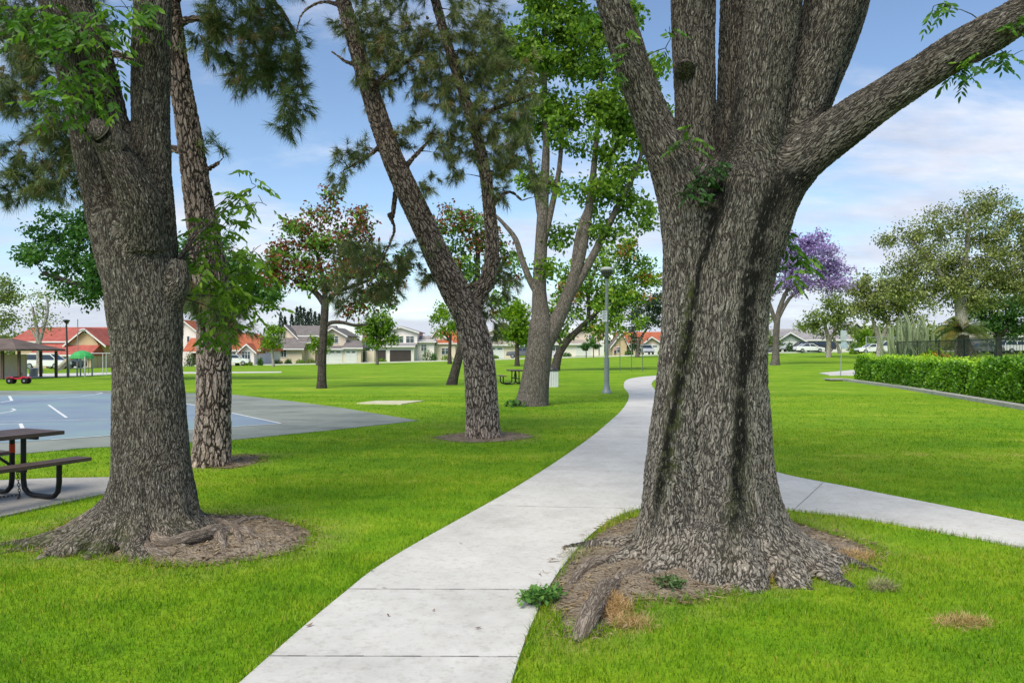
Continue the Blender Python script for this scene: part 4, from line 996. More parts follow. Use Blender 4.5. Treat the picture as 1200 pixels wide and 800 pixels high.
# right-hand side
far_tree('jacaranda_tree', 'jacaranda tree covered in violet blossom behind the massive streaked ash', 'tree', 72,
 [[(908, 430, 5), (909, 415, 4), (910, 385, 3.6), (914, 360, 2.8), (925, 335, 2)], [(911, 375, 2.4), (925, 350, 2), (945, 335, 1.6), (970, 325, 1)], [(910, 380, 2.6), (900, 350, 2), (892, 320, 1.4)]],
 [(935, 290, 24, 16), (960, 300, 24, 18), (930, 315, 26, 16), (975, 320, 22, 14), (950, 335, 30, 12), (905, 300, 16, 20), (985, 335, 14, 8), (910, 335, 20, 12), (950, 280, 16, 8)], L_purple, B_far, leaf=.17, per=60, dens=4.0, sig=.40, bough=.05, ratio=.7)
far_tree('park_tree', 'round headed olive green tree with forked pale trunk below the jacaranda', 'tree', 96,
 [[(971, 425, 3.4), (971, 414, 2.8), (971, 400, 2.6), (968, 385, 1.8), (962, 370, 1.2)], [(971, 402, 2), (980, 385, 1.5), (990, 372, 1)], [(984, 414, 2), (981, 404, 1.6), (976, 396, 1.3)]],
 [(955, 372, 20, 12), (975, 355, 22, 12), (990, 368, 18, 12), (965, 385, 20, 8), (945, 384, 14, 8), (990, 388, 14, 8), (978, 372, 14, 10)], L_olive2, B_pale, leaf=.26, per=40, dens=3.6, sig=.5)
far_tree('park_tree', 'dark green tree with pale Y shaped trunk left of the tall cactus', 'tree', 88,
 [[(1030, 424, 4.4), (1031, 412, 3.8), (1031, 400, 3.4), (1026, 385, 2.4), (1022, 372, 1.6)], [(1031, 400, 2.8), (1038, 386, 2.2), (1042, 376, 1.4)], [(1031, 398, 2), (1045, 388, 1.4)]],
 [(1020, 335, 22, 16), (1045, 340, 24, 18), (1015, 360, 24, 14), (1045, 368, 22, 10), (1030, 352, 28, 16), (1060, 355, 18, 16), (1005, 345, 12, 12), (1068, 375, 14, 12)], L_olive, B_pale, leaf=.24, per=52, dens=3.6, sig=.5)
far_tree('fig_tree', 'enormous domed fig tree with grey green foliage rising over the hedge and cactus', 'tree', 70,
 [[(1130, 425, 9), (1128, 405, 8), (1127, 385, 7), (1126, 360, 6.5), (1122, 345, 5)], [(1126, 365, 5), (1140, 352, 4), (1150, 340, 3), (1165, 315, 2)], [(1124, 350, 4), (1105, 325, 3), (1085, 300, 2), (1070, 285, 1.2)], [(1124, 350, 4), (1130, 310, 3), (1135, 270, 2), (1130, 245, 1.2)], [(1140, 350, 3), (1175, 330, 2.2), (1200, 310, 1.6)]],
 [(1130, 245, 32, 18), (1160, 240, 24, 16), (1100, 262, 28, 16), (1065, 275, 24, 14), (1045, 285, 12, 9), (1140, 275, 40, 22), (1180, 275, 30, 24), (1100, 295, 36, 18), (1075, 310, 34, 16), (1150, 305, 44, 24), (1195, 305, 30, 26), (1110, 325, 44, 18), (1160, 335, 40, 20), (1205, 340, 30, 24), (1075, 335, 30, 16), (1055, 320, 20, 14), (1205, 260, 20, 24), (1240, 300, 34, 50), (1085, 352, 20, 10), (1140, 355, 24, 10), (1120, 345, 40, 14), (1060, 335, 22, 12), (1090, 338, 30, 12), (1175, 345, 34, 14), (1155, 320, 40, 16), (1045, 345, 14, 12)],
 L_olive, B_pale, leaf=.19, per=64, dens=2.2, sig=.5, bough=.07, ratio=.5)
far_tree('park_tree', 'dark layered tree under the right side of the enormous fig tree', 'tree', 84,
 [[(1170, 422, 4), (1170, 405, 3.4), (1170, 385, 3)], [(1170, 395, 2.4), (1190, 375, 1.6)], [(1170, 392, 2.4), (1150, 372, 1.6)]],
 [(1150, 372, 18, 10), (1170, 360, 22, 12), (1190, 375, 22, 12), (1205, 355, 20, 14), (1160, 384, 18, 6), (1185, 388, 20, 6), (1215, 385, 16, 12), (1140, 360, 14, 10)], L_dark, B_dark, leaf=.28, per=56, dens=3.4, sig=.5)
far_tree('park_tree', 'leafy green tree peeping past the massive streaked ash', 'tree', 110,
 [[(897, 424, 3), (897, 410, 2.4), (898, 390, 2)]], [(892, 385, 12, 10), (903, 392, 10, 8), (897, 372, 10, 10), (908, 402, 6, 4)], L_olive2, B_mid, leaf=.3, per=40, dens=4, sig=.5)
far_tree('street_tree', 'small bright green tree beside the blue grey house right of the forked tree', 'tree', 122,
 [[(1013, 418, 1.6), (1013, 405, 1.3)]], [(1013, 392, 8, 8), (1018, 400, 6, 6), (1010, 401, 6, 5)], L_bright, B_mid, leaf=.3, per=40, dens=8, sig=.4)
# cypresses behind the grey roofed house
def cypress(px, top, Y, r, lab):
    c = G(px, Y); zt = EYE - (top-HOR)/FOC*Y; h = zt - c.z
    root = empty('cypress_tree', c, lab, 'tree', 'cypresses behind the grey roofed house')
    MB().tube([c, c + Vector((0, 0, h*.7))], [.18, .05], 6).build('trunk', B_dark, root)
    n = 900; t = rng.uniform(.04, 1, n); a = rng.uniform(0, 2*PI, n); rr = r*np.minimum(1, (1-t)*2.2 + .06)*np.minimum(1, t*8)*rng.uniform(.5, 1.1, n)
    pos = np.stack([c.x + rr*np.cos(a), c.y + rr*np.sin(a), c.z + t*h], 1)
    V, F, q = leaves(pos, .6, .4, droop=-1.2, up=0, rnd=rng.uniform(0, 1, n)); link('crown', np_mesh('crown', V, F, {'rnd': ('FACE', q)}), L_needle_dark, root)
for i, (px, tp) in enumerate(((329, 367), (334, 372), (342, 369), (348, 361), (352, 359.5), (356, 362), (361, 366), (364, 363), (369, 366), (374, 369))):
    o_ = ('first', 'second', 'third', 'fourth', 'fifth', 'sixth', 'seventh', 'eighth', 'ninth', 'tenth')[i]
    cypress(px, tp, 215, 1.15, o_ + ' from the left of the ten dark cypress spires behind the grey roofed house')
# a far wood that closes the horizon
def treeline(name, lab, px0, px1, Y, top, amp, n, mat, leaf=.9):
    px = rng.uniform(px0, px1, n)
    t = np.array([noise.noise(Vector((a*.06, 2.2, Y))) + .5*noise.noise(Vector((a*.25, 5, Y))) for a in px])
    x = (px-600)/FOC*Y; y = Y + rng.uniform(-5, 5, n); zt = EYE - (top - amp*t - HOR)/FOC*Y; zb = Tn(x, y)
    z = zb + (zt - zb)*rng.uniform(0, 1, n)**.8
    V, F, q = leaves(np.stack([x, y, z], 1), leaf, .7, rnd=rng.uniform(0, 1, n)); tag(link(name, np_mesh(name, V, F, {'rnd': ('FACE', q)}), mat), lab, 'trees', kind='stuff')
treeline('distant_trees', 'far belt of trees behind the houses', -150, 1400, 205, 397, 7, 26000, L_dark)

treeline('distant_trees', 'belt of green trees behind the parked cars at the right', 985, 1420, 152, 384, 10, 16000, L_olive2, .7)
treeline('distant_trees', 'belt of trees behind the playground and the white house', -200, 330, 160, 392, 12, 12000, L_olive2, .7)
# ------------------------------------------------------------------ hedge, kerb, fence
m_hedge = mat_leaf('hedge_leaf', (.045, .13, .010), (.13, .28, .016), (.33, .50, .03), trans=.35, spec=.5, rough=.4)
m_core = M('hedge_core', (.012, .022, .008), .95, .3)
hA, hB, hC = P(1003, 446), P(1132, 465.5), P(1200, 476.5)
hD = hC + (hC-hB)*1.4
def hedge(name, a, b, h, wd, lab, n, bump=.14, ph=0, leaf=.11, young_lit=.3):
    d = (b-a); d.z = 0; ln = d.length; d.normalize(); s = Vector((-d.y, d.x, 0));
    if s.x < 0: s = -s
    root = empty(name, a, lab, 'hedge', 'hedges along the kerb')
    def pt(u, th):    # th 0..1 across the rounded profile from the near foot over the top
        hh = h*(1 + .12*noise.noise(Vector((u*.5+ph, 1, 0)))); w2 = wd/2
        nn = bump*(1.7*noise.noise(Vector((u*.8+ph, th*3, 0))) + .6*noise.noise(Vector((u*3.4, th*9, ph))))
        a_ = PI*th; ce, se = -math.cos(a_), math.sin(a_)
        X = w2*(1 + nn)*(abs(ce)**.35)*(1 if ce > 0 else -1); Z = hh*(se**.30)*(1+nn*.5)
        endf = min(1, (min(u, ln-u)+.05)/.5)**.4
        q = a + d*u + s*(wd/2 + X*endf); q.z = T(q.x, q.y) + max(0, Z*(.55+.45*endf)); return q
    C, N = [], []
    for i in range(n):
        u = random.random()*ln; th = random.random()**1.0
        if i % 3:
            th = math.asin(min(1, max(1e-7, random.random()))**(1/.30))/PI if i % 3 == 1 else 1-math.asin(max(1e-7, random.random())**(1/.30))/PI
        q = pt(u, th); c = pt(u, .5); c.z = (T(c.x, c.y)+h*.45)
        o = (q-c).normalized(); C.append(q + o*rng.normal(-.03, .06)); N.append(th)
    V, F, r = leaves(np.array([tuple(c) for c in C]), leaf, .6, droop=-.4, up=.4, rnd=np.clip(rng.uniform(0, 1, n)*.62 + .24*np.array([noise.noise(c*1.3) for c in C]) + young_lit*np.clip(np.sin(np.array(N)*PI)*1.6-1.05, 0, 1), 0, 1))  # top leaves tinted lighter: fresh growth plus overhead light put into the colour
    link('foliage', np_mesh('foliage', V, F, {'rnd': ('FACE', r)}), m_hedge, root)
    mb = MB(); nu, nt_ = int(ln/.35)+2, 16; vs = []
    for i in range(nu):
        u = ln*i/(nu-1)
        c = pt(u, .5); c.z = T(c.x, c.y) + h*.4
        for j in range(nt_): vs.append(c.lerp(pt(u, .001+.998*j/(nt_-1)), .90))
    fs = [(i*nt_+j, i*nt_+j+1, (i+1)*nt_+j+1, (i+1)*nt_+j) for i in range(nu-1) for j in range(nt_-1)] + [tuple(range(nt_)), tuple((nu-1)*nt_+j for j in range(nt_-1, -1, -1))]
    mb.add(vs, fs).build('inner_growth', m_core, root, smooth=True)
hedge('hedge', hA, hB, 1.32, 2.2, 'lower clipped hedge with yellow green top at the far end of the kerb', 52000, .17, 0, .11, 1.25)
hedge('hedge', hB + (hB-hA).normalized()*.05, hD, 1.45, 2.2, 'taller darker clipped hedge at the near end of the kerb', 46000, .17, 9, .12)
kerb_m = M('kerb_concrete', (.36, .35, .32), .9, .18, 3)
kb = MB(); kp = gpx([(992, 446), (1060, 455), (1132, 467), (1200, 478.5)]); kp.append(kp[-1] + (kp[-1]-kp[-2])*1.5)
for a, b in zip(kp, kp[1:]):
    d = (b-a).normalized(); s = Vector((-d.y, d.x)); s = -s if s.x > 0 else s; n = max(1, int((b-a).length/2.4))
    for i in range(n):
        p, q = a + (b-a)*i/n, a + (b-a)*(i+1)/n - d*.012; z0, z1 = T(*p), T(*q); s2 = s*.30
        kb.add([(p.x, p.y, z0-.1), (q.x, q.y, z1-.1), (q.x+s2.x, q.y+s2.y, z1-.1), (p.x+s2.x, p.y+s2.y, z0-.1),
                (p.x, p.y, z0+.13), (q.x, q.y, z1+.13), (q.x+s2.x, q.y+s2.y, z1+.12), (p.x+s2.x, p.y+s2.y, z0+.12)],
               [(0, 3, 2, 1), (4, 5, 6, 7), (0, 1, 5, 4), (1, 2, 6, 5), (2, 3, 7, 6), (3, 0, 4, 7)])
kerb = kb.build('kerb', kerb_m); kerb['kind'] = 'structure'
dr = P(984, 446); m_blk = M('black_void', (.008, .008, .008), .9)
drn = empty('storm_drain', dr, 'dark storm drain opening at the far end of the kerb', 'drain')
MB().box(-.62, .35, -.3, .5, -.02, .05).build('throat', m_blk, drn, world=False); MB().box(-.68, .4, -.34, .7, .06, .12).build('drain_lid', kerb_m, drn, world=False)

m_iron = M('dark_green_iron', (.03, .045, .035), .5, .1, bump=0, metal=.4)
m_galv = M('galvanised_steel', (.38, .40, .41), .45, .15, 20, .1, metal=.6)
def bar_fence(name, pts, z_top, lab, step=.13, post=2.4, mat=m_iron, hgt=None, rad=.014):
    root = empty(name, pts[0], lab, 'fence'); bars = MB(); rails = MB()
    for a, b in zip(pts, pts[1:]):
        d = b-a; ln = d.length; n = int(ln/step); npst = max(1, round(ln/post))
        for i in range(npst+1):
            p = a + d*i/npst; g = T(p.x, p.y); top = z_top if z_top else g+hgt
            MB().tube([(p.x, p.y, g-.1), (p.x, p.y, top+.08)], .032, 6).build('post', mat, root)
        for i in range(n):
            p = a + d*i/n; g = T(p.x, p.y); top = z_top if z_top else g+hgt; bars.tube([(p.x, p.y, g+.08), (p.x, p.y, top+.0)], rad, 4)
        for off in (.0, 1):
            pa = [a + d*t/4 for t in range(5)]
            rails.tube([(p.x, p.y, (T(p.x, p.y)+.16) if off else (z_top if z_top else T(p.x, p.y)+hgt)) for p in pa], .022, 6)
    bars.build('bars', mat, root); rails.build('rails', mat, root)
bar_fence('iron_fence', [G(1052, 46), G(1130, 38), G(1215, 31), G(1330, 26)], 2.28, 'dark iron bar fence standing behind the hedge', post=3.2)
def mesh_gate(pxa, pxb, Y, top, lab, name='wire_fence', zb=.1):
    a, b = G(pxa, Y), G(pxb, Y); root = empty(name, a, lab, 'fence'); zt = EYE - (top-HOR)/FOC*Y
    for p in (a, b): MB().tube([(p.x, p.y, p.z-.1), (p.x, p.y, zt)], .04, 8).build('post', m_galv, root)
    r = MB(); r.tube([(a.x, a.y, zt-.05), (b.x, b.y, zt-.05)], .025, 6); r.tube([(a.x, a.y, a.z+1.0), (b.x, b.y, b.z+1.0)], .018, 6); r.build('rails', m_galv, root)
    wm = MB(); ln = b.x-a.x; h = zt-.05-a.z; s = .16
    n = int((ln+h)/s)
    for i in range(n):
        x0 = i*s - h; 
        p = [(x0, 0), (x0+h, h)]; 
        def clip(q0, q1):
            t0, t1 = 0., 1.; dx = q1[0]-q0[0]
            for lo, hi in ((0, ln),):
                ta, tb = (lo-q0[0])/dx, (hi-q0[0])/dx
                if ta > tb: ta, tb = tb, ta
                t0, t1 = max(t0, ta), min(t1, tb)
            return None if t0 >= t1 else [(q0[0]+dx*t, q0[1]+(q1[1]-q0[1])*t) for t in (t0, t1)]
        for q in (clip((x0, 0), (x0+h, h)), clip((x0, h), (x0+h, 0))):
            if q: wm.tube([(a.x+q[0][0], a.y, a.z+q[0][1]), (a.x+q[1][0], a.y, a.z+q[1][1])], .0035, 3)
    wm.build('wire_mesh', m_galv, root)
mesh_gate(1015, 1048, 56, 394, 'galvanised wire mesh fence bay at the left end of the iron fence')

# tall candelabra cactus, palm and flowers behind the fence
m_cact = M('cactus_skin', (.20, .25, .13), .7, .25, 3, .5, 12, .02)
cc = G(1070, 52); cac = empty('cactus', cc, 'tall many armed candelabra cactus behind the iron fence', 'cactus')
mb = MB(); arms = []
for i in range(96):
    a = random.uniform(0, 2*PI); r0 = random.uniform(.05, .6); r1 = random.uniform(.2, 2.1); h = 4.6*random.uniform(.42, 1.0)*(1-.12*r1); sx = math.cos(a); sy = math.sin(a)
    pts = [cc + Vector((sx*r0*.6, sy*r0*.6, 0)), cc + Vector((sx*(r0+.1), sy*(r0+.1), h*.25)), cc + Vector((sx*r1*.9, sy*r1*.9, h*.45)), cc + Vector((sx*r1, sy*r1, h*.7)), cc + Vector((sx*r1+random.uniform(-.35, .35), sy*r1+random.uniform(-.35, .35), h))]
    p2, r2 = smooth_chain(pts, [.06, .062, .07, .07, .035], 3)
    arms.append((p2, r2))
for p2, r2 in arms:   # ribbed stems
    t = MB().tube(p2, [r*1.15 for r in r2], 8); vs = [Vector(v) for v in t.v]
    for i, p in enumerate(p2):
        for kk in range(1, 8, 2): vs[i*8+kk] = p.lerp(vs[i*8+kk], .55)
    MB().add(vs, t.f).build('stem', m_cact, cac)

m_dead = mat_leaf('palm_dead', (.13, .09, .05), (.25, .18, .10), (.40, .31, .18), .1, .8)
m_palm = mat_leaf('palm_frond', (.07, .12, .03), (.14, .20, .05), (.42, .36, .10), .3, .5, accent=(.50, .36, .12))
pc = G(1128, 48); palm = empty('palm_tree', pc, 'stocky palm with drooping yellowing fronds and shaggy skirt behind the fence', 'palm')
MB().tube([pc, pc+Vector((0, 0, 1)), pc+Vector((.05, 0, 2.6))], [.42, .36, .32], 12).build('trunk', B_far, palm, smooth=True)
def frond_set(top, n, ln, el0, el1, w_, k=34):
    Vs, Fs, Rs, b = [], [], [], 0
    for i in range(n):
        a = random.uniform(0, 2*PI); e = random.uniform(el0, el1); l = ln*random.uniform(.75, 1.1); tn = random.random(); h = Vector((math.cos(a), math.sin(a), 0)); s = Vector((-h.y, h.x, 0))
        for j in range(k):
            t = (j+1)/k; q = top + h*(l*t*math.cos(e)*(1-.25*t*t)) + Vector((0, 0, l*t*math.sin(e) - .62*l*t*t)); 
            for sg in (-1, 1):
                ll = w_*math.sin(PI*min(.97, .12+.85*t))*random.uniform(.8, 1.1); dr_ = (s*sg*.8 + h*.5 + Vector((0, 0, -.55))).normalized()
                Vs += [q, q + h*.03, q + dr_*ll]; Fs.append((b, b+1, b+2)); Rs.append(min(1, max(0, tn*.85+random.uniform(-.1, .15)))); b += 3
    return [tuple(v) for v in Vs], Fs, Rs
V, F, r = frond_set(pc + Vector((0, 0, 2.9)), 70, 2.5, -.1, 1.2, .65); link('fronds', np_mesh('fronds', V, F, {'rnd': ('FACE', r)}), m_palm, palm)
V, F, r = frond_set(pc + Vector((0, 0, 2.7)), 60, 2.1, -1.35, -.5, .35, 22); link('dead_skirt', np_mesh('dead_skirt', V, F, {'rnd': ('FACE', r)}), m_dead, palm)
fl_ = P(1098, 424); m_flow = mat_leaf('canna_flower', (.60, .20, .03), (.75, .42, .03), (.80, .55, .05), .3)
for px, lab in ((1092, 'orange yellow flower clump left of its neighbour behind the hedge'), (1103, 'orange yellow flower clump right of its neighbour behind the hedge')):
    c = G(px, 41); rt = empty('flowering_plant', c, lab, 'plant', 'flowering plants behind the hedge')
    n = 160; q = np.array([c.x, c.y, c.z+.75]) + rng.normal(0, 1, (n, 3))*[.22, .22, .4]; V, F, r = leaves(q, .28, .35, droop=-1, up=0); link('leaves', np_mesh('leaves', V, F, {'rnd': ('FACE', r)}), L_bright, rt)
    n = 90; q = np.array([c.x, c.y, c.z+1.42]) + rng.normal(0, 1, (n, 3))*[.2, .2, .10]; V, F, r = leaves(q, .12, .7); link('blossom', np_mesh('blossom', V, F, {'rnd': ('FACE', r)}), m_flow, rt)

# ------------------------------------------------------------------ houses
def tiles(name, c):
    k = NT(name); o = k.n('ShaderNodeNewGeometry').outputs['Position']
    wv = k.n('ShaderNodeTexWave', Vector=o, Scale=.9, Distortion=.4, Detail=2); wv.bands_direction = 'Z'; wv.wave_profile = 'SAW'
    n = k.noise(o, .9, 6, .7); n2 = k.noise(k.map(o, (3, 3, 3)), 1, 3)
    cc_ = k.ramp(k.math('ADD', k.math('MULTIPLY', n, .6), k.math('MULTIPLY', n2, .4)), [(.35, tuple(x*.72 for x in c)), (.6, tuple(min(1, x*1.15) for x in c))])
    k.col(k.mix(.35, cc_, k.mix(1.0, cc_, k.ramp(wv.outputs[0], [(0, (.6, .6, .6)), (.3, (1.05, 1.05, 1.05))]), 'MULTIPLY'))); k.set(.85, .2); k.bump(wv.outputs[0], .5, .08); return k.m
m_or = tiles('clay_tiles', (.42, .125, .065)); m_or2 = tiles('red_clay_tiles', (.40, .11, .085)); m_gr = tiles('grey_brown_shingles', (.185, .165, .155)); m_gr2 = tiles('light_grey_shingles', (.30, .28, .28)); m_br = tiles('brown_shingles', (.15, .115, .10)); m_tan = tiles('tan_shingles', (.36, .32, .27))
m_cream = M('cream_stucco', (.66, .56, .44), .9, .08, .6); m_wht = M('white_stucco', (.78, .71, .66), .9, .07, .6); m_bei = M('beige_stucco', (.55, .42, .26), .9, .08, .6); m_sage = M('sage_siding', (.38, .42, .36), .9, .08, .6); m_blu = M('blue_grey_siding', (.28, .34, .38), .9, .08, .6); m_pch = M('peach_stucco', (.62, .50, .42), .9, .08)
m_trim = M('white_trim', (.70, .69, .66), .7, .06, 2, bump=0); m_trimb = M('brown_trim', (.10, .06, .045), .7)
m_glass = M('window_glass', (.045, .07, .08), .12, .2, .5, bump=0, spec=.8); m_gdoor = M('white_garage_panel', (.66, .66, .64), .6, .05, 1, bump=0); m_ddoor = M('dark_garage_panel', (.055, .042, .04), .6, .1, 1, bump=0); m_brick = M('chimney_brick', (.30, .14, .10), .9, .3, 8)
class House:
    def __init__(s, name, px, Y, lab, cat='house'):
        s.Y = Y; s.root = empty(name, G(px, Y), lab, cat); s.g = s.root.location.z
    def X(s, px, dy=0): return (px-600)/FOC*(s.Y)
    def Z(s, py): return EYE - (py-HOR)/FOC*s.Y
    def wall(s, p0, p1, top, m, y0=0, y1=9, peak=None, side=False, bot=None):
        """a block; peak=(px, py) makes the front a gable"""
        x0, x1, zt = s.X(p0), s.X(p1), s.Z(top); Y = s.Y; b = s.g-.4 if bot is None else s.Z(bot)
        poly = [(x0, b), (x1, b), (x1, zt)] + ([(s.X(peak[0]), s.Z(peak[1]))] if peak else []) + [(x0, zt)]
        return MB().prism(poly, Y+y0, Y+y1).build('wall', m, s.root)
    def gable(s, p0, p1, eave, peak, m, y0=-.5, y1=9, over=.45, th=.16, trim=True):
        """roof over a gable front: the ridge runs away from the viewer"""
        x0, x1, xp = s.X(p0), s.X(p1), s.X(peak[0]); ze, zp = s.Z(eave), s.Z(peak[1]); r = MB(); Y = s.Y
        for xa in (x0, x1):
            sl = (zp-ze)/(xp-xa); dx = -over if xa == x0 else over; xe = xa+dx; zz_ = ze+sl*dx
            r.prism([(xe, zz_+.03), (xp, zp+.03), (xp, zp+th+.03), (xe, zz_+th+.03)], Y+y0, Y+y1)
        r.build('roof', m, s.root)
        if trim:
            t = MB()
            for xa in (x0, x1):
                sl = (zp-ze)/(xp-xa); dx = -over if xa == x0 else over; xe = xa+dx; zz_ = ze+sl*dx
                t.prism([(xe, zz_-.16), (xp, zp-.16), (xp, zp+.10), (xe, zz_+.10)], Y+y0-.07, Y+y0-.01)
            t.build('fascia', m_trim, s.root)
    def slope(s, p0, p1, eave, ridge, m, y0=-.6, yr=4.5, y1=9.6, hip0=0, hip1=0, th=.15, gut=True):
        """roof whose ridge runs across the view; hips in px"""
        x0, x1, ze, zr, Y = s.X(p0), s.X(p1), s.Z(eave), s.Z(ridge), s.Y; h0, h1 = hip0/FOC*Y, hip1/FOC*Y
        v = [(x0, Y+y0, ze), (x1, Y+y0, ze), (x1, Y+y1, ze), (x0, Y+y1, ze), (x0+h0, Y+yr, zr), (x1-h1, Y+yr, zr)]
        v += [(a, b, c-th) for a, b, c in v[:4]]
        MB().add(v, [(0, 1, 5, 4), (1, 2, 5), (2, 3, 4, 5), (3, 0, 4), (6, 7, 1, 0), (7, 8, 2, 1), (8, 9, 3, 2), (9, 6, 0, 3), (9, 8, 7, 6)]).build('roof', m, s.root)
        if gut: MB().box(x0, x1, Y+y0-.08, Y+y0-.01, ze-.2, ze+.02).build('fascia', m_trim, s.root)
    def window(s, p0, p1, t, b, y=0, n=2, trim=m_trim):
        x0, x1, z0, z1 = s.X(p0), s.X(p1), s.Z(b), s.Z(t); Y = s.Y+y; f = MB(); w_ = .09
        f.box(x0-w_, x1+w_, Y-.06, Y-.004, z1, z1+w_); f.box(x0-w_, x1+w_, Y-.09, Y-.004, z0-w_, z0); f.box(x0-w_, x0, Y-.06, Y-.004, z0, z1); f.box(x1, x1+w_, Y-.06, Y-.004, z0, z1)
        for i in range(1, n): xm = x0+(x1-x0)*i/n; f.box(xm-.035, xm+.035, Y-.055, Y-.004, z0, z1)
        if n > 1: f.box(x0, x1, Y-.05, Y-.012, z0+(z1-z0)*.66, z0+(z1-z0)*.66+.05)
        w1 = f.build('window', trim, s.root)
        g_ = MB().box(x0, x1, Y-.03, Y-.003, z0, z1).build('pane', m_glass); g_.parent = w1; g_.data.transform(Matrix.Translation(-s.root.location))
    def garage(s, p0, p1, t, y=0, m=None, lites=True, bot=None):
        m = m or m_gdoor; x0, x1, z1 = s.X(p0), s.X(p1), s.Z(t); Y = s.Y+y; z0 = s.g if bot is None else s.Z(bot)
        f = MB(); h = (z1-z0)/4
        nc = max(2, int((x1-x0)/1.1))
        f.box(x0, x1, Y-.05, Y-.003, z0, z1)
        for i in range(4):
            for j in range(nc):
                a = x0+(x1-x0)*(j+.08)/nc; b = x0+(x1-x0)*(j+.92)/nc; f.box(a, b, Y-.085, Y-.051, z0+h*i+.08, z0+h*(i+1)-.06)
        gd = f.build('garage_door', m, s.root)
        t_ = MB(); t_.box(x0-.14, x1+.14, Y-.10, Y-.002, z1, z1+.16); t_.box(x0-.14, x0, Y-.10, Y-.002, z0, z1); t_.box(x1, x1+.14, Y-.10, Y-.002, z0, z1); t_.build('garage_frame', m_trim, s.root)
        if lites:
            l = MB()
            for j in range(nc): a = x0+(x1-x0)*(j+.18)/nc; b = x0+(x1-x0)*(j+.82)/nc; l.box(a, b, Y-.10, Y-.086, z1-h*.72, z1-h*.25)
            lo = l.build('lites', m_glass); lo.parent = gd; lo.data.transform(Matrix.Translation(-s.root.location))
    def door(s, p0, p1, t, y=0, m=m_trimb):
        x0, x1, z1 = s.X(p0), s.X(p1), s.Z(t); Y = s.Y+y
        d_ = MB().box(x0, x1, Y-.06, Y-.003, s.g, z1).build('door', m, s.root)
        h_ = MB().box(x1-.16, x1-.10, Y-.12, Y-.061, s.g+.95, s.g+1.1).build('handle', m_galv); h_.parent = d_; h_.data.transform(Matrix.Translation(-s.root.location))
    def chimney(s, p0, p1, t, b, y=4, m=m_brick):
        x0, x1 = s.X(p0), s.X(p1); Y = s.Y+y
        c = MB().box(x0, x1, Y, Y+.9, s.Z(b), s.Z(t)); c.box(x0-.08, x1+.08, Y-.08, Y+.98, s.Z(t), s.Z(t)+.15); c.build('chimney', m, s.root)
# beige house with the red roof, far left
h = House('house', 72, 112, 'beige two storey house with long red tile roof at the far left')
h.wall(18, 126, 402, m_bei, 0, 10); h.slope(13, 128, 400, 382, m_or2, -.8, 5, 10.8)
h.wall(92, 126, 403, m_bei, -2.6, .0, peak=(113, 387)); h.gable(92, 134, 403, (113, 386), m_or2, -3.2, 3); h.slope(90, 128, 415.5, 403.5, m_or2, -5, -2.4, -1)
h.wall(94, 126, 414, m_bei, -4.4, -2.7); h.slope(50, 92, 413.5, 400, m_or2, -3, -.1, 1, gut=True)
h.wall(53, 90, 413, m_bei, -2.4, -.05); h.window(52, 61, 417, 424, -2.4); h.window(22, 40, 401.5, 407, 0, 3); h.window(111, 115.5, 388.5, 391, -2.6, 1); h.door(66, 70, 416, -2.4); h.window(24, 34, 415, 422, 0)
h.garage(96, 120, 417, -4.4)
# white house with orange roof
h = House('house', 262, 125, 'white house with stepped orange tile roofs left of the grey roofed house')
h.wall(205, 236, 392, m_wht, 0, 9, peak=(216, 376)); h.gable(205, 236, 392, (216, 376), m_or, -.4, 9); h.slope(224, 240, 412, 396, m_or, -3.5, -.1, 1)
h.wall(236, 262, 392, m_wht, 1, 9); h.slope(232, 266, 391, 381, m_or, 0, 4.6, 10, 3, 6); h.window(248, 256, 392.5, 396, .99, 1)
h.wall(228, 308, 410, m_wht, -1.5, 9.5); h.slope(226, 311, 410, 391, m_or, -2.2, 2.5, 10, 2, 13)
h.wall(290, 305, 411, m_wht, -3, -1.6, peak=(297.5, 404)); h.gable(289, 306, 411, (297.5, 403.5), m_or, -3.6, 1); h.window(291.5, 300.5, 412, 421, -3, 3); h.door(230, 234, 413, -1.5); h.window(274, 280, 413, 420, -1.5); h.window(219.5, 222, 394, 401, 0, 1)
h.garage(241, 262, 413.5, -1.5)
# grey roofed two-storey house
h = House('house', 375, 140, 'cream two storey house with grey brown roofs and white garage doors')
h.wall(336, 384, 396, m_cream, 2, 11); h.slope(331, 386, 393, 380, m_gr, 1, 6, 12, 0, 0); 
h.wall(330, 352, 400, m_cream, .5, 5, peak=(333, 385)); h.gable(331.6, 352, 400, (333, 381), m_gr, 0, 3, over=.1)
h.wall(327, 358, 410, m_cream, -2.4, 1.9); h.slope(324, 362, 408.5, 391, m_gr, -3.2, 1.8, 3, 0, 2); h.window(328, 340, 410, 418, -2.4, 4)
h.wall(355, 382, 400, m_cream, -.4, 1.9); h.slope(352, 384, 401, 393, m_gr, -1, 1.8, 2)
h.wall(379, 407, 393, m_cream, -1.2, 9, peak=(392, 385)); h.gable(379, 407, 393, (392, 384.5), m_gr, -1.9, 9); h.window(386, 398, 394, 402, -1.2, 3)
h.wall(381, 427, 408, m_cream, -3.2, -1.25); h.slope(406, 430, 407.5, 399, m_gr, -3.8, -.2, 2, 0, 6); h.slope(379, 408, 408.5, 405, m_gr, -3.8, -1.3, -1)
h.garage(383.5, 405, 410.5, -3.2); h.garage(409.5, 421.5, 410.5, -3.2); h.chimney(421, 427, 383, 400, 3); h.door(370, 374, 411, -.4); h.window(346, 351, 396, 399, 1.95, 2)
h.wall(423, 440, 411, m_cream, -1, 1); h.door(425.5, 430.5, 412, -1.0, m_ddoor)
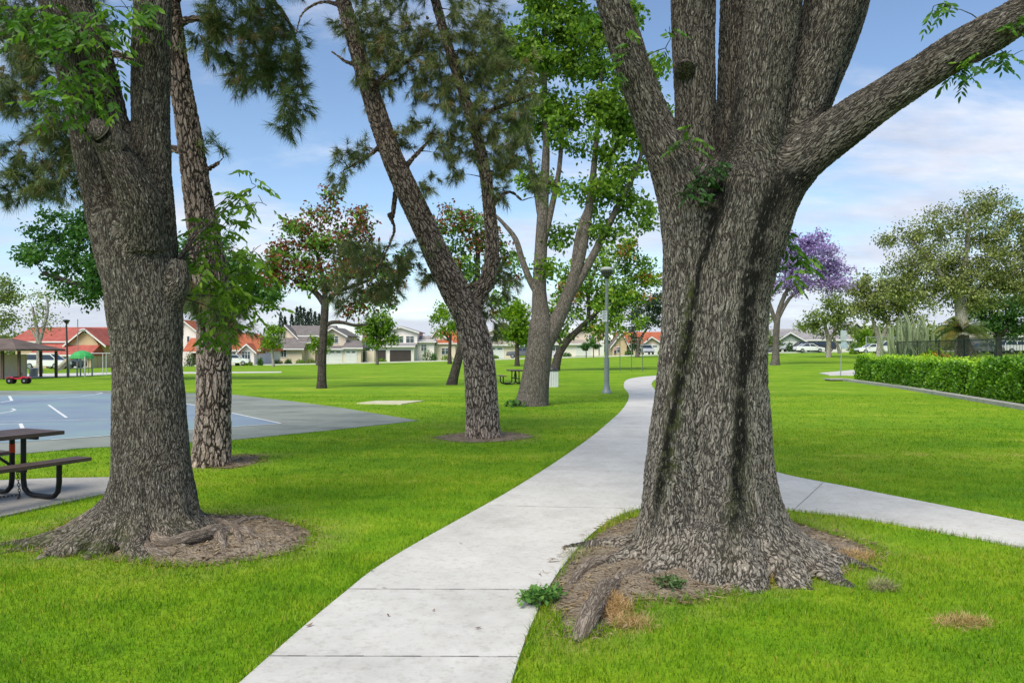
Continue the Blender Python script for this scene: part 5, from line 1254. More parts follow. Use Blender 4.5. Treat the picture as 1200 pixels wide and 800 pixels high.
# white house with dark garages
h = House('house', 468, 142, 'white two storey house with two dark brown garage doors')
h.wall(446, 489, 389, m_wht, 0, 9, peak=(470, 383)); h.gable(446, 489, 389, (470, 383), m_gr2, -.6, 9); h.window(464, 472.5, 394, 401.5, 0); h.window(476, 485, 394, 401.5, 0)
h.wall(440, 487, 405, m_wht, -2.6, -.05); h.slope(438, 489, 405.5, 402, m_gr2, -3.2, -.06, 0); h.garage(459.5, 484, 410, -2.6, m_ddoor, False); h.garage(444, 455, 410, -2.6, m_ddoor, False)
h.wall(489, 508, 398, m_wht, 1, 9); h.slope(487, 511, 400, 393, m_gr2, .4, 4, 9.6, 0, 5); h.window(493, 499, 404, 411, 1)
# orange gabled house
h = House('house', 518, 145, 'cream house with steep orange gable behind the airy pale green tree')
h.wall(501, 533, 402, m_cream, 0, 8, peak=(512, 389)); h.gable(501, 533, 402, (511, 388), m_or, -.6, 8); h.slope(512, 536, 402, 387, m_or, -1.0, 3, 8, 1, 2)
h.wall(499, 534, 404, m_cream, -.6, -.02); h.window(518, 526, 408, 415, -.6); h.chimney(519, 524, 382, 392, 3, m_wht); h.door(505, 508.5, 408, -.6)
# cream two-storey behind the trunk
h = House('house', 588, 145, 'cream two storey house with white garage seen right of the crooked pine')
h.wall(568, 606, 390, m_cream, 0, 9, peak=(587, 383)); h.gable(568, 606, 390, (587, 383), m_tan, -.6, 9); h.window(572, 582, 394, 400, 0); h.window(590, 598, 394, 400, 0)
h.wall(570, 604, 404, m_cream, -2.4, -.05); h.slope(568, 606, 404, 400, m_tan, -3, -.06, 0); h.garage(574, 590, 407, -2.4)
# cream house behind the lamp post
h = House('house', 688, 145, 'cream two storey house behind the lamp post and lollipop trees')
h.wall(664, 708, 390, m_cream, 0, 9, peak=(694, 383)); h.gable(664, 708, 390, (694, 383), m_tan, -.6, 9); h.window(690, 696, 393, 400, 0); h.window(700, 705, 393, 400, 0)
h.wall(640, 700, 403, m_wht, -2.2, -.05); h.slope(638, 702, 403, 398, m_tan, -2.8, -.06, 0); h.garage(674, 690, 405, -2.2); h.window(646, 654, 405, 411, -2.2)
h.wall(701, 706, 395, m_trim, -2.6, -.1)
# orange roofed bungalow
h = House('house', 750, 140, 'bungalow with long orange tile roof between the lamp post and the massive streaked ash')
h.wall(716, 790, 403, m_cream, 0, 9); h.slope(724, 793, 402.5, 388, m_or, -.8, 4.4, 10); h.wall(716, 733, 404, m_bei, -1.6, 0, peak=(727, 391)); h.gable(716, 734, 404, (727, 390), m_gr, -2.1, 2)
h.wall(750, 772, 403, m_cream, -2.6, 0, peak=(760, 396)); h.gable(750, 773, 403, (760, 395), m_or, -3.2, 3); h.garage(753, 768, 404.5, -2.6); h.window(718, 725, 407, 413, -1.6); h.door(738, 742, 406, 0)
# grey house at the right
h = House('house', 930, 140, 'sage and white house with light grey roof below the jacaranda')
h.wall(890, 992, 399, m_wht, 0, 9); h.slope(886, 1000, 398, 384.5, m_gr2, -.7, 4.5, 10, 2, 6); h.wall(904, 936, 400, m_sage, -2.6, 0, peak=(919, 391)); h.gable(903, 937, 400, (919, 390), m_gr2, -3.2, 3)
h.wall(905, 935, 402.5, m_sage, -2.62, -2.6); h.garage(908, 932, 401.5, -2.63); h.garage(968, 987, 400, 0); h.window(945, 955, 401, 406, 0); h.chimney(957, 961, 380, 388, 3, m_wht)
h = House('house', 1004, 150, 'blue grey house with a steep white trimmed gable behind the sign post')
h.wall(986, 1022, 396, m_blu, 0, 9, peak=(1002, 378)); h.gable(986, 1022, 396, (1002, 377.5), m_gr2, -.6, 9); h.window(996, 1001, 383, 389, 0, 1); h.wall(984, 1000, 392, m_wht, -1.5, -.03); h.window(988, 994, 397, 403, -1.5); h.door(1008, 1012, 400, 0)
h = House('house', 1185, 125, 'pale house with tan pyramid roof at the right edge behind the parked cars')
h.wall(1166, 1215, 394, m_wht, 0, 9); h.slope(1163, 1222, 394, 384.5, m_tan, -.7, 4.4, 10, 21, 30); h.window(1172, 1180, 397, 403, 0); h.garage(1188, 1206, 396.5, 0)

# shrubs in the front gardens
def shrub(px, Y, wpx, hpx, m, lab, n=420, lf=.22):
    c = G(px, Y); a, hh = wpx/2/FOC*Y, hpx/FOC*Y; rt = empty('garden_shrub', c, lab, 'shrub', 'shrubs in the front gardens')
    v = rng.normal(0, 1, (n, 3)); v /= np.linalg.norm(v, axis=1)[:, None]; v *= rng.uniform(.5, 1.08, (n, 1)); v[:, 2] = np.abs(v[:, 2])
    q = np.array([c.x, c.y, c.z]) + v*[a, a, hh]; V, F, r = leaves(q, lf, .6, droop=-.3); link('foliage', np_mesh('foliage', V, F, {'rnd': ('FACE', r)}), m, rt)
    mb = MB()
    for i in range(5): t = i*1.26; mb.tube([c, c+Vector((math.cos(t)*a*.5, math.sin(t)*a*.5, hh*.7))], [.05, .02], 5)
    mb.build('stems', B_dark, rt)
for px, Y, w_, hp, m, lab in (
  (290, 119, 13, 5, L_bright, 'low green shrub under the window of the white house with orange roof'), (278, 119, 5, 9, L_dark, 'narrow dark topiary ball left of the bay of the white house'), (305, 119, 6, 9, L_dark, 'dark topiary right of the bay window of the white house'),
  (325, 132, 14, 5, L_olive2, 'olive shrub under the left window of the grey roofed house'), (338, 131, 9, 6, L_dark, 'clipped dark shrub by the lawn of the grey roofed house'), (352, 133, 12, 5, L_green, 'low green shrub right of the clipped dark one'), (364, 133, 12, 6, L_olive2, 'loose shrub by the entry of the grey roofed house'),
  (446, 134, 14, 4, L_bright, 'wide low shrub at the foot of the dense round tree'), (500, 136, 12, 15, L_dark, 'tall dark shrub right of the white house with dark garages'), (508, 136, 9, 9, L_dark, 'lower dark shrub beside the tall one'), (524, 138, 14, 6, L_green, 'rounded shrub under the window of the orange gabled house'),
  (580, 134, 10, 4, L_green, 'small shrub before the cream house right of the crooked pine'), (664, 134, 12, 5, L_dark, 'dark shrub right of the leaning tree trunk'), (737, 134, 10, 6, L_dark, 'dark shrub by the door of the orange roofed bungalow'), (775, 134, 10, 6, L_green, 'green shrub right of the bungalow garage'),
  (925, 128, 9, 12, L_dark, 'round dark shrub between the parked cars of the sage house'), (1000, 134, 18, 12, L_dark, 'large dark spreading shrub in front of the blue grey house'), (1000, 110, 9, 6, L_green, 'small green shrub near the sign post'),
  (222, 118, 12, 17, L_dark, 'tall square clipped bush left of the straight pine trunk'), (70, 100, 12, 10, L_bright, 'bright leafy shrub behind the playground lamp')):
    shrub(px, Y, w_, hp, m, lab)

# ------------------------------------------------------------------ furniture and smaller things
# picnic tables: plank top, two benches, bent tube legs (local: long axis = y)
m_plank = M('brown_plank', (.085, .055, .045), .55, .25, 5, .3, 60, spec=.4); m_tube = M('black_tube', (.018, .018, .02), .4, .2, bump=0, metal=.3); m_redtape = M('red_tape', (.55, .05, .02), .6, bump=0)
def picnic_table(loc, rz, lab, ln=1.83):
    rt = empty('picnic_table', loc, lab, 'picnic table', 'picnic tables', rz)
    def slab(x0, x1, z0, z1, n):
        m = MB(); w_ = (x1-x0)/n
        for i in range(n): m.box(x0+w_*i+.004, x0+w_*(i+1)-.004, -ln/2, ln/2, z0, z1)
        return m
    slab(-.37, .37, .70, .745, 4).build('table_top', m_plank, rt, world=False, bevel=.004)
    for s in (-1, 1): slab(s*.70-.13, s*.70+.13, .415, .455, 2).build('bench', m_plank, rt, world=False, bevel=.004)
    for y in (-ln/2+.32, ln/2-.32):
        for s in (-1, 1):
            pts = [(s*.10, y, .70), (s*.10, y, .20), (s*.12, y, .10), (s*.19, y, .045), (s*.28, y, .032), (s*.52, y, .032), (s*.63, y, .045), (s*.69, y, .10), (s*.71, y, .20), (s*.71, y, .415)]
            MB().tube(pts, .030, 10).build('leg', m_tube, rt, smooth=True, world=False)
            MB().tube([(s*.10, y, .60), (s*.10, y, .50)], .0315, 10, False).build('tape_band', m_redtape, rt, smooth=True, world=False) if (s > 0 or y > 0) and ln > 1.5 else 0
        m = MB(); m.box(-.34, .34, y-.02, y+.02, .67, .70); m.box(-.14, .14, y-.02, y+.02, .28, .33); m.build('cross_bar', m_tube, rt, world=False)
    for sy in (-1, 1):
        MB().tube([(0, sy*(ln/2-.32), .30), (0, sy*.12, .68)], .016, 8).build('brace', m_tube, rt, world=False)
    return rt
tl = Vector((-.40, -.915, 0)); end = W(52, 511, 9.25); ctr = Vector((end.x, end.y, 0)) + tl*.92
t1 = picnic_table(Vector((ctr.x, ctr.y, .022)), math.atan2(-tl.x, tl.y) , 'brown plank picnic table on the concrete pad beside the basketball court')
k0 = P(604, 450); picnic_table(Vector((k0.x, k0.y, k0.z)), R(8), 'dark picnic table out on the lawn left of the many stemmed tree')
# chain locking the near table
m_rust = M('rusty_chain', (.10, .07, .05), .7, .3, 60)
cp = Vector((end.x, end.y, 0)) + tl*.32; mb = MB()
def chain_line(a, b, n):
    for i in range(n):
        c = a.lerp(b, (i+.5)/n); d = (b-a).normalized(); s = (d.orthogonal() if i % 2 else d.cross(d.orthogonal())).normalized(); l = (b-a).length/n*.72; r_ = .012
        pts = [c - d*l + s*0, c - d*l*.5 + s*r_, c + d*l*.5 + s*r_, c + d*l, c + d*l*.5 - s*r_, c - d*l*.5 - s*r_, c - d*l]
        mb.tube(pts, .004, 5)
chain_line(cp + Vector((.02, -.05, .34)), cp + Vector((.07, -.08, .05)), 9); chain_line(cp + Vector((.07, -.08, .05)), cp + Vector((-.22, -.26, .032)), 9); chain_line(cp + Vector((.07, -.08, .045)), cp + Vector((.14, -.22, .032)), 6)
tag(mb.build('chain', m_rust), 'rusty chain hanging from the near picnic table onto the pad', 'chain')

# lamp posts
m_lgrey = M('lamp_paint', (.25, .28, .28), .45, .15, 8, .1, 60, metal=.2); m_dgrey = M('lamp_head_paint', (.045, .045, .045), .4, bump=0); m_lens = M('lamp_lens', (.45, .46, .46), .2, bump=0, spec=.6); m_sign = M('sign_white', (.66, .68, .68), .5, .05, bump=0); m_ink = M('sign_ink', (.05, .07, .10), .6, bump=0); m_lcap = M('lamp_cap', (.62, .62, .60), .5, bump=0)
b = P(711, 460.5); H_ = (460.5-313)/FOC*b.y
lamp = empty('lamp_post', b, 'grey park lamp post with white notice beside the winding path', 'lamp post')
MB().lathe(b, [(.20, -.05), (.20, .06), (.17, .10), (.135, .20), (.115, .34), (.108, .40)], 20).build('base', m_lgrey, lamp, smooth=True)
MB().tube([b+Vector((0, 0, .35)), b+Vector((0, 0, 1.45))], .105, 16).build('lower_sleeve', m_lgrey, lamp, smooth=True)
MB().tube([b+Vector((0, 0, 1.45)), b+Vector((0, 0, H_-.42))], [.075, .062], 16).build('pole', m_lgrey, lamp, smooth=True)
MB().lathe(b, [(.06, H_-.48), (.09, H_-.42), (.17, H_-.36), (.235, H_-.26), (.25, H_-.16), (.245, H_-.13)], 24).build('lamp_head', m_dgrey, lamp, smooth=True)
fn = MB()
for i in range(16):
    a = 2*PI*i/16; fn.tube([b + Vector((math.cos(a)*.18, math.sin(a)*.18, H_-.37)), b + Vector((math.cos(a)*.258, math.sin(a)*.258, H_-.15))], .008, 4)
fn.build('cage', m_lgrey, lamp)
MB().lathe(b, [(.25, H_-.13), (.262, H_-.11), (.262, H_-.07), (.20, H_-.02), (.08, H_+.01)], 24).build('lamp_cap', m_lcap, lamp, smooth=True)
sx0, sx1 = (705-600)/FOC*b.y, (710.6-600)/FOC*b.y; sz1, sz0 = EYE-(364-HOR)/FOC*b.y, EYE-(377-HOR)/FOC*b.y
s_ = MB().box(sx0, sx1+.02, b.y-.10, b.y-.085, sz0, sz1).build('notice', m_sign, lamp)
mb = MB()
for i in range(6):
    z = sz1-.05-i*.058; mb.box(sx0+.03, sx1-.02-(.03 if i % 2 else 0), b.y-.103, b.y-.101, z-.016, z)
o = mb.build('notice_text', m_ink); o.parent = s_; o.data.transform(Matrix.Translation(-lamp.location))
# white bin
b = P(647, 453); w_, h_ = 14/FOC*b.y, 21/FOC*b.y
bn = empty('waste_bin', b, 'square white bin with black lid beside the many stemmed tree', 'waste bin')
m_bin = M('white_bin_panel', (.55, .58, .58), .6, .10, 3)
MB().box(b.x-w_/2, b.x+w_/2, b.y-w_/2, b.y+w_/2, b.z-.02, b.z+h_-.10).build('body', m_bin, bn, bevel=.02)
m = MB().box(b.x-w_/2-.03, b.x+w_/2+.03, b.y-w_/2-.03, b.y+w_/2+.03, b.z+h_-.098, b.z+h_-.03); m.lathe(b, [(w_*.42, h_-.029), (w_*.36, h_+.04), (w_*.2, h_+.06)], 16); m.build('lid', m_dgrey, bn)
m = MB()
for i in range(1, 5): x = b.x-w_/2+w_*i/5; m.box(x-.008, x+.008, b.y-w_/2-.006, b.y-w_/2-.001, b.z+.05, b.z+h_-.14)
m.build('panel_seams', M('bin_seam', (.30, .32, .32), .7, bump=0), bn)
# exercise bars
def frame(pxs, base, top, lab, name, mat, r=.03, cat='bars'):
    g0 = P(pxs[0], base); rt = empty(name, g0, lab, cat); zt = EYE-(top-HOR)/FOC*g0.y; X = []
    for p in pxs:
        g = G(p, g0.y); X.append(g.x); MB().tube([(g.x, g.y, g.z-.1), (g.x, g.y, zt)], r, 8).build('post', mat, rt)
    MB().tube([(X[0], g0.y, zt-.02), (X[-1], g0.y, zt-.02)], r*.8, 8).build('top_bar', mat, rt)
    return rt, g0, zt, X
frame([726.5, 740, 753], 435, 397.5, 'three thin grey posts joined by a bar on the lawn right of the lamp post', 'exercise_bars', M('dull_green_pole', (.13, .17, .13), .6, bump=0, metal=.3))
# thin pole before the dark garages, pole by left lamp
for px, bs, tp, lab in ((469, 423, 391, 'thin grey pole standing before the dark garage doors'), (428, 424.5, 392, 'slim pale pole right of the grey roofed house')):
    g = P(px, bs); h = (bs-tp)/FOC*g.y; rt = empty('utility_pole', g, lab, 'pole'); MB().tube([g, g+Vector((0, 0, h))], [.11, .08], 8).build('pole', m_lgrey, rt, smooth=True); MB().lathe(g, [(.2, -.02), (.2, .1), (.12, .25)], 10).build('base', m_lgrey, rt, smooth=True)
# sign post
b = P(985, 440.5); rt = empty('sign_post', b, 'galvanised post carrying two grey signs near the storm drain', 'sign'); k = b.y/FOC
MB().tube([b, b+Vector((.10, 0, (440.5-386)*k))], .035, 8).build('post', m_galv, rt)
MB().box(b.x-.02, b.x+.36, b.y-.06, b.y-.045, b.z+(440.5-399)*k, b.z+(440.5-387)*k).build('sign_plate', M('sign_back', (.36, .42, .44), .5, bump=0), rt)
v = [(b.x+.22+.26*math.cos(a), b.z+(440.5-404.5)*k+.26*math.sin(a)) for a in [PI/8+i*PI/4 for i in range(8)]]
MB().prism(v, b.y-.06, b.y-.045).build('sign_plate', M('sign_back_blue', (.33, .41, .46), .5, bump=0), rt)

# playground at the left
m_grn = M('green_metal', (.05, .38, .10), .5, bump=0); m_bge = M('beige_plastic', (.62, .56, .42), .5, bump=0); m_postg = M('pale_post', (.50, .52, .50), .5, bump=0)
b = P(80, 441.5); Yp = b.y; kp_ = Yp/FOC; rt = empty('climbing_frame', b, 'playground climbing frame with bright green domed roof and beige slide', 'climbing frame')
def Zp(py): return EYE-(py-HOR)*kp_
def Xp(px): return (px-600)*kp_
for px, dy in ((80.5, 0), (99.5, 0), (83, 1.2), (97, 1.2), (89.5, .1)): MB().tube([(Xp(px), Yp+dy, b.z-.1), (Xp(px), Yp+dy, Zp(418))], .055, 8).build('post', m_postg if px != 89.5 else m_lgrey, rt)
cx_, cy_ = Xp(90.5), Yp+.6; prof = [(.80, 420), (.74, 416.5), (.5, 412.8), (.2, 411), (.03, 410.4)]
dm = MB(); n = 12; vs = []
for r_, py in prof:
    for i in range(n): a = 2*PI*(i+.5)/n; vs.append((cx_+r_*math.cos(a), cy_+r_*math.sin(a)*.9, Zp(py)))
fs = [(i*n+j, i*n+(j+1) % n, (i+1)*n+(j+1) % n, (i+1)*n+j) for i in range(len(prof)-1) for j in range(n)] + [tuple((len(prof)-1)*n+j for j in range(n))]
dm.add(vs, fs).build('green_roof', m_grn, rt)
MB().box(Xp(80), Xp(99), Yp+.02, Yp+1.15, Zp(431)-.05, Zp(431)).build('deck', m_lgrey, rt)
m = MB()
sl = [(Xp(81), Zp(421)), (Xp(76), Zp(423)), (Xp(69), Zp(430)), (Xp(65), Zp(433.5)), (Xp(63), Zp(434.5))]
for i in range(len(sl)-1):
    (xa, za), (xb, zb) = sl[i], sl[i+1]
    for y0, y1, hh in ((Yp+.2, Yp+.75, .05), (Yp+.17, Yp+.2, .22), (Yp+.75, Yp+.78, .22)): m.prism([(xa, za), (xb, zb), (xb, zb+hh), (xa, za+hh)], y0, y1)
m.build('slide', m_bge, rt)
rt, g0, zt, X = frame([120.5, 124.5, 138], 439.5, 413.5, 'white swing frame beyond the court left of the stub bearing ash', 'swing_frame', m_postg, .03, 'swing frame')
MB().tube([(Xp(97)*g0.y/Yp, g0.y, zt-.02), (X[0], g0.y, zt-.02)], .03, 8).build('top_bar', m_postg, rt)
frame([97.5, 104, 108], 438.5, 418, 'dark metal railing posts between the climbing frame and swing frame', 'play_railing', m_iron, .02, 'railing')
b = P(79.5, 442.5); h = (442.5-375)/FOC*b.y; rt = empty('lamp_post', b, 'dark lamp post with shallow bowl head rising over the playground', 'lamp post')
MB().tube([b, b+Vector((-.1, 0, h-.1))], [.07, .05], 10).build('pole', m_dgrey, rt, smooth=True); MB().lathe(b+Vector((-.1, 0, 0)), [(.06, h-.22), (.12, h-.16), (.22, h-.05), (.22, h), (.06, h+.04)], 14).build('lamp_head', m_dgrey, rt, smooth=True)
b = P(91, 440); rt = empty('flood_light_pole', b, 'taller slim pole with a small round light behind the green roof', 'pole'); h = (440-374)/FOC*b.y
MB().tube([b, b+Vector((0, 0, h))], .035, 8).build('pole', m_lgrey, rt); MB().lathe(b+Vector((.35, 0, 0)), [(.05, h-.9), (.22, h-.85), (.24, h-.78), (.05, h-.7)], 12).build('lamp_head', m_lcap, rt, smooth=True); MB().tube([b+Vector((0, 0, h-1.0)), b+Vector((.35, 0, h-.82))], .02, 6).build('arm', m_lgrey, rt)
# picnic shelter
b = P(10, 444); Ys = b.y; ks = Ys/FOC; rt = empty('picnic_shelter', b, 'picnic shelter with brown hip roof and pinkish wall at the left edge', 'shelter')
xs_ = lambda p: (p-600)*ks; zs = lambda q: EYE-(q-HOR)*ks
MB().add([(xs_(-60), Ys-1.6, zs(409)), (xs_(38), Ys-1.6, zs(409)), (xs_(38), Ys+3.6, zs(409)), (xs_(-60), Ys+3.6, zs(409)), (xs_(-36), Ys+1, zs(396)), (xs_(2), Ys+1, zs(396)),
  (xs_(-60), Ys-1.6, zs(411)), (xs_(38), Ys-1.6, zs(411)), (xs_(38), Ys+3.6, zs(411)), (xs_(-60), Ys+3.6, zs(411))], [(0, 1, 5, 4), (1, 2, 5), (2, 3, 4, 5), (3, 0, 4), (6, 7, 1, 0), (7, 8, 2, 1), (8, 9, 3, 2), (9, 6, 0, 3), (9, 8, 7, 6)]).build('roof', m_br, rt)
for px, dy in ((14, -.9), (33, -.9), (33, 3), (14, 3), (-40, -.9)): MB().box(xs_(px)-.07, xs_(px)+.07, Ys+dy-.07, Ys+dy+.07, T(xs_(px), Ys+dy)-.1, zs(411)-.01).build('post', m_trimb, rt)
MB().box(xs_(-30), xs_(12), Ys+1.5, Ys+1.7, b.z-.1, zs(415)).build('wall', m_pch, rt)
for px, py, lab in ((12, 441.5, 'grey round litter bin under the shelter roof'), (39.5, 441.5, 'grey round litter bin standing just right of the shelter posts')):
    b = P(px, py); rt = empty('litter_bin', b, lab, 'litter bin', 'litter bins by the shelter')
    MB().lathe(b, [(.25, -.02), (.27, .05), (.28, .5), (.29, .56)], 16).build('body', m_lgrey, rt, smooth=True); MB().lathe(b, [(.30, .565), (.30, .60), (.2, .64), (.1, .645)], 16).build('rim', m_galv, rt, smooth=True)
# ride-on toy
b = P(22, 449.5); rt = empty('ride_on_toy', b, 'small red and black ride-on quad parked on the grass beyond the court', 'ride-on toy', rz=R(12), scale=.85)
m_redp = M('red_plastic', (.50, .02, .05), .35, bump=0); m_tyre = M('black_tyre', (.015, .015, .015), .8, bump=0)
for x in (-.42, .42):
    for y in (-.26, .26):
        o = MB().tube([(x, y-.09, .19), (x, y-.07, .19), (x, y+.07, .19), (x, y+.09, .19)], [.13, .19, .19, .13], 16).build('wheel', m_tyre, rt, smooth=True, world=False)
        MB().tube([(x, y-.095, .19), (x, y+.095, .19)], .06, 8).build('hub', m_galv, o, smooth=True, world=False)
MB().prism([(-.5, .28), (.45, .26), (.52, .40), (.25, .48), (.05, .38), (-.15, .38), (-.5, .46)], -.15, .15).build('body', m_redp, rt, world=False, bevel=.03)
MB().prism([(-.30, .39), (.02, .39), (-.02, .46), (-.28, .46)], -.11, .11).build('saddle', m_tyre, rt, world=False, bevel=.02)
m = MB(); m.tube([(.22, 0, .42), (.14, 0, .66)], .02, 6); m.tube([(.14, -.2, .68), (.15, 0, .65), (.14, .2, .68)], .018, 6); m.build('handlebar', m_tyre, rt, world=False)
for y in (-.26, .26):
    for x in (-.42, .42): MB().prism([(x-.2, .36), (x-.12, .43), (x+.12, .43), (x+.2, .36), (x+.17, .35), (x, .40), (x-.17, .35)], y-.10, y+.10).build('mudguard', m_redp, rt, world=False)

# ------------------------------------------------------------------ parked cars (local: nose to +x)
m_rub = M('car_tyre', (.02, .02, .02), .8, bump=0); m_rim = M('car_rim', (.40, .41, .42), .35, bump=0, metal=.7); m_cglass = M('car_glass', (.02, .028, .032), .08, bump=0, spec=.9); m_hl = M('headlight_glass', (.7, .72, .72), .15, bump=0, spec=.9); m_tl = M('tail_light_red', (.40, .01, .01), .3, bump=0); m_bmp = M('black_bumper_plastic', (.03, .03, .03), .6, bump=0)
def paint(n, c): return M(n, c, .25, .04, bump=0, spec=.7)
PW, PG, PD, PS, PB = paint('white_car_paint', (.72, .73, .73)), paint('grey_car_paint', (.13, .14, .15)), paint('dark_car_paint', (.022, .024, .03)), paint('silver_car_paint', (.42, .44, .46)), paint('blue_car_paint', (.10, .15, .22))
KIND = {
 'sedan': (4.6, 1.78, [(-2.3, .30), (2.25, .28), (2.3, .60), (2.2, .74), (1.35, .90), (.95, .95), (-1.65, 1.0), (-2.22, .96), (-2.32, .62)], [(1.15, .93), (.45, 1.36), (-.75, 1.42), (-1.55, 1.02)]),
 'suv': (4.8, 1.9, [(-2.38, .38), (2.32, .36), (2.4, .78), (2.3, .98), (1.3, 1.12), (1.0, 1.15), (-2.3, 1.16), (-2.42, .9)], [(1.18, 1.14), (.55, 1.66), (-1.9, 1.72), (-2.34, 1.15)]),
 'van': (5.0, 1.95, [(-2.45, .34), (2.42, .32), (2.5, .70), (2.38, .92), (1.75, 1.08), (-2.42, 1.10), (-2.5, .8)], [(1.72, 1.08), (.85, 1.74), (-2.2, 1.80), (-2.46, 1.10)]),
 'pickup': (5.6, 1.95, [(-2.8, .45), (2.7, .42), (2.8, .85), (2.7, 1.08), (1.7, 1.18), (.3, 1.2), (-2.75, 1.18), (-2.82, .8)], [(1.4, 1.18), (.8, 1.74), (-.65, 1.76), (-.85, 1.19)])}
def car(loc, rz, kind, pm, lab, name=None):
    ln, wd, low, cab = KIND[kind]; rt = empty(name or ('parked_van' if kind == 'van' else 'parked_car'), loc, lab, 'van' if kind == 'van' else 'pickup truck' if kind == 'pickup' else 'car', 'cars parked round the park', rz)
    hw = wd/2
    def loft(poly, secs, nm, mt, par=rt):
        cx0 = sum(p[0] for p in poly)/len(poly); cz0 = sum(p[1] for p in poly)/len(poly); n = len(poly); vs = []
        for y, sx, sz, dz in secs: vs += [(cx0+(x-cx0)*sx, y, cz0+(z-cz0)*sz+dz) for x, z in poly]
        fs = [(i*n+j, i*n+(j+1) % n, (i+1)*n+(j+1) % n, (i+1)*n+j) for i in range(len(secs)-1) for j in range(n)] + [tuple(range(n)), tuple((len(secs)-1)*n+j for j in range(n))]
        return MB().add(vs, fs).build(nm, mt, par, smooth=True, world=False)
    body = loft(low, [(-hw, .965, .90, 0), (-hw*.93, 1, 1, 0), (0, 1.012, 1.01, 0), (hw*.93, 1, 1, 0), (hw, .965, .90, 0)], 'body', pm)
    # cabin: roof slab in paint over a glass band with pillars
    g = [(x, z) for x, z in cab]; tw = .80
    vs = [(x, s*hw*(.94 if i in (0, 3) else tw), z) for s in (-1, 1) for i, (x, z) in enumerate(g)]
    MB().add(vs, [(0, 1, 2, 3), (7, 6, 5, 4), (0, 4, 5, 1), (1, 5, 6, 2), (2, 6, 7, 3), (3, 7, 4, 0)]).build('windows', m_cglass, rt, world=False)
    (x0, z0), (x1, z1), (x2, z2), (x3, z3) = g; r = MB()
    r.box(x2-.02, x1+.04, -hw*tw-.01, hw*tw+.01, (z1+z2)/2-.06, (z1+z2)/2+.035)
    for s in (-1, 1):
        for (xa, za), (xb, zb) in (((x0, z0), (x1, z1)), ((x3, z3), (x2, z2))): r.tube([(xa, s*hw*.945, za), (xb, s*hw*(tw+.005), zb-.01)], .045, 6)
        xm = (x1+x2)/2+.05; r.tube([(xm, s*hw*.95, z0), (xm-.05, s*hw*(tw+.01), z1)], .04, 6)
    r.build('roof', pm, rt, world=False)
    for x in (ln*.31, -ln*.30):
        for s in (-1, 1):
            wr = .33 if kind == 'sedan' else .37
            wh = MB().tube([(x, s*(hw-.20), wr), (x, s*(hw-.02), wr), (x, s*(hw+.015), wr)], [wr, wr, wr*.93], 18).build('wheel', m_rub, rt, smooth=True, world=False)
            MB().tube([(x, s*(hw+.0), wr), (x, s*(hw+.03), wr)], wr*.62, 14).build('rim', m_rim, wh, world=False)
    zf = low[3][1]-.10; xe = max(p[0] for p in low)
    for s in (-1, 1):
        MB().box(xe-.16, xe-.005, s*hw*.72-.17, s*hw*.72+.17, zf-.14, zf-.01).build('headlight', m_hl, rt, world=False, bevel=.02)
        MB().box(-xe-.02, -xe+.10, s*hw*.78-.12, s*hw*.78+.12, zf-.10, zf+.08).build('tail_light', m_tl, rt, world=False, bevel=.02)
        MB().box(x0-.25, x0-.12, s*(hw+.08)-.09, s*(hw+.08)+.09, z0+.0, z0+.13).build('mirror', pm, rt, world=False, bevel=.02)
    MB().box(xe-.10, xe+.05, -hw*.8, hw*.8, low[0][1], low[0][1]+.16).build('bumper', m_bmp, rt, world=False, bevel=.02)
    MB().box(-xe-.05, -xe+.10, -hw*.8, hw*.8, low[0][1], low[0][1]+.16).build('bumper', m_bmp, rt, world=False, bevel=.02)
    return rt
for px, Y, rz, kind, pm, lab in (
  (55, 92, 0, 'van', PW, 'white people carrier parked behind the twiggy tree at the left'), (77, 95, 170, 'sedan', PD, 'dark saloon car behind the nose of the white people carrier'),
  (274, 119, 10, 'suv', PW, 'white car parked before the white house with orange roof'),
  (613, 129, 178, 'pickup', PG, 'grey pickup truck between the crooked pine and the many stemmed tree'), (641, 129, 0, 'sedan', PW, 'white saloon car seen between the many stemmed tree and the leaning tree'),
  (757, 131, -88, 'suv', PS, 'silver car facing the park on the bungalow driveway'),
  (893, 126, 5, 'sedan', PG, 'grey saloon car nearest the massive streaked ash'), (911, 131, -95, 'suv', PS, 'silver car nose out in front of the sage garage'),
  (948, 124, 0, 'sedan', PW, 'white saloon car in front of the dark ones at the sage house'), (940, 132, 180, 'suv', PD, 'dark off-roader left of the other dark one behind the white saloon'), (961, 132, 180, 'suv', PD, 'dark off-roader right of the other dark one behind the white saloon'),
  (1023, 108, 180, 'sedan', PW, 'white car parked behind the wire mesh fence bay'), (1042, 108, 180, 'van', PW, 'white van parked right of the white car behind the wire fence'),
  (1155, 104, 0, 'sedan', PG, 'grey car leftmost of the row behind the iron fence'), (1172, 106, 180, 'pickup', PS, 'silver pickup truck in the row behind the iron fence'), (1193, 104, 0, 'suv', PW, 'white off-roader at the right end of the row behind the iron fence')):
    g = G(px, Y); car(g + Vector((0, 0, .07)), R(rz), kind, pm, lab)

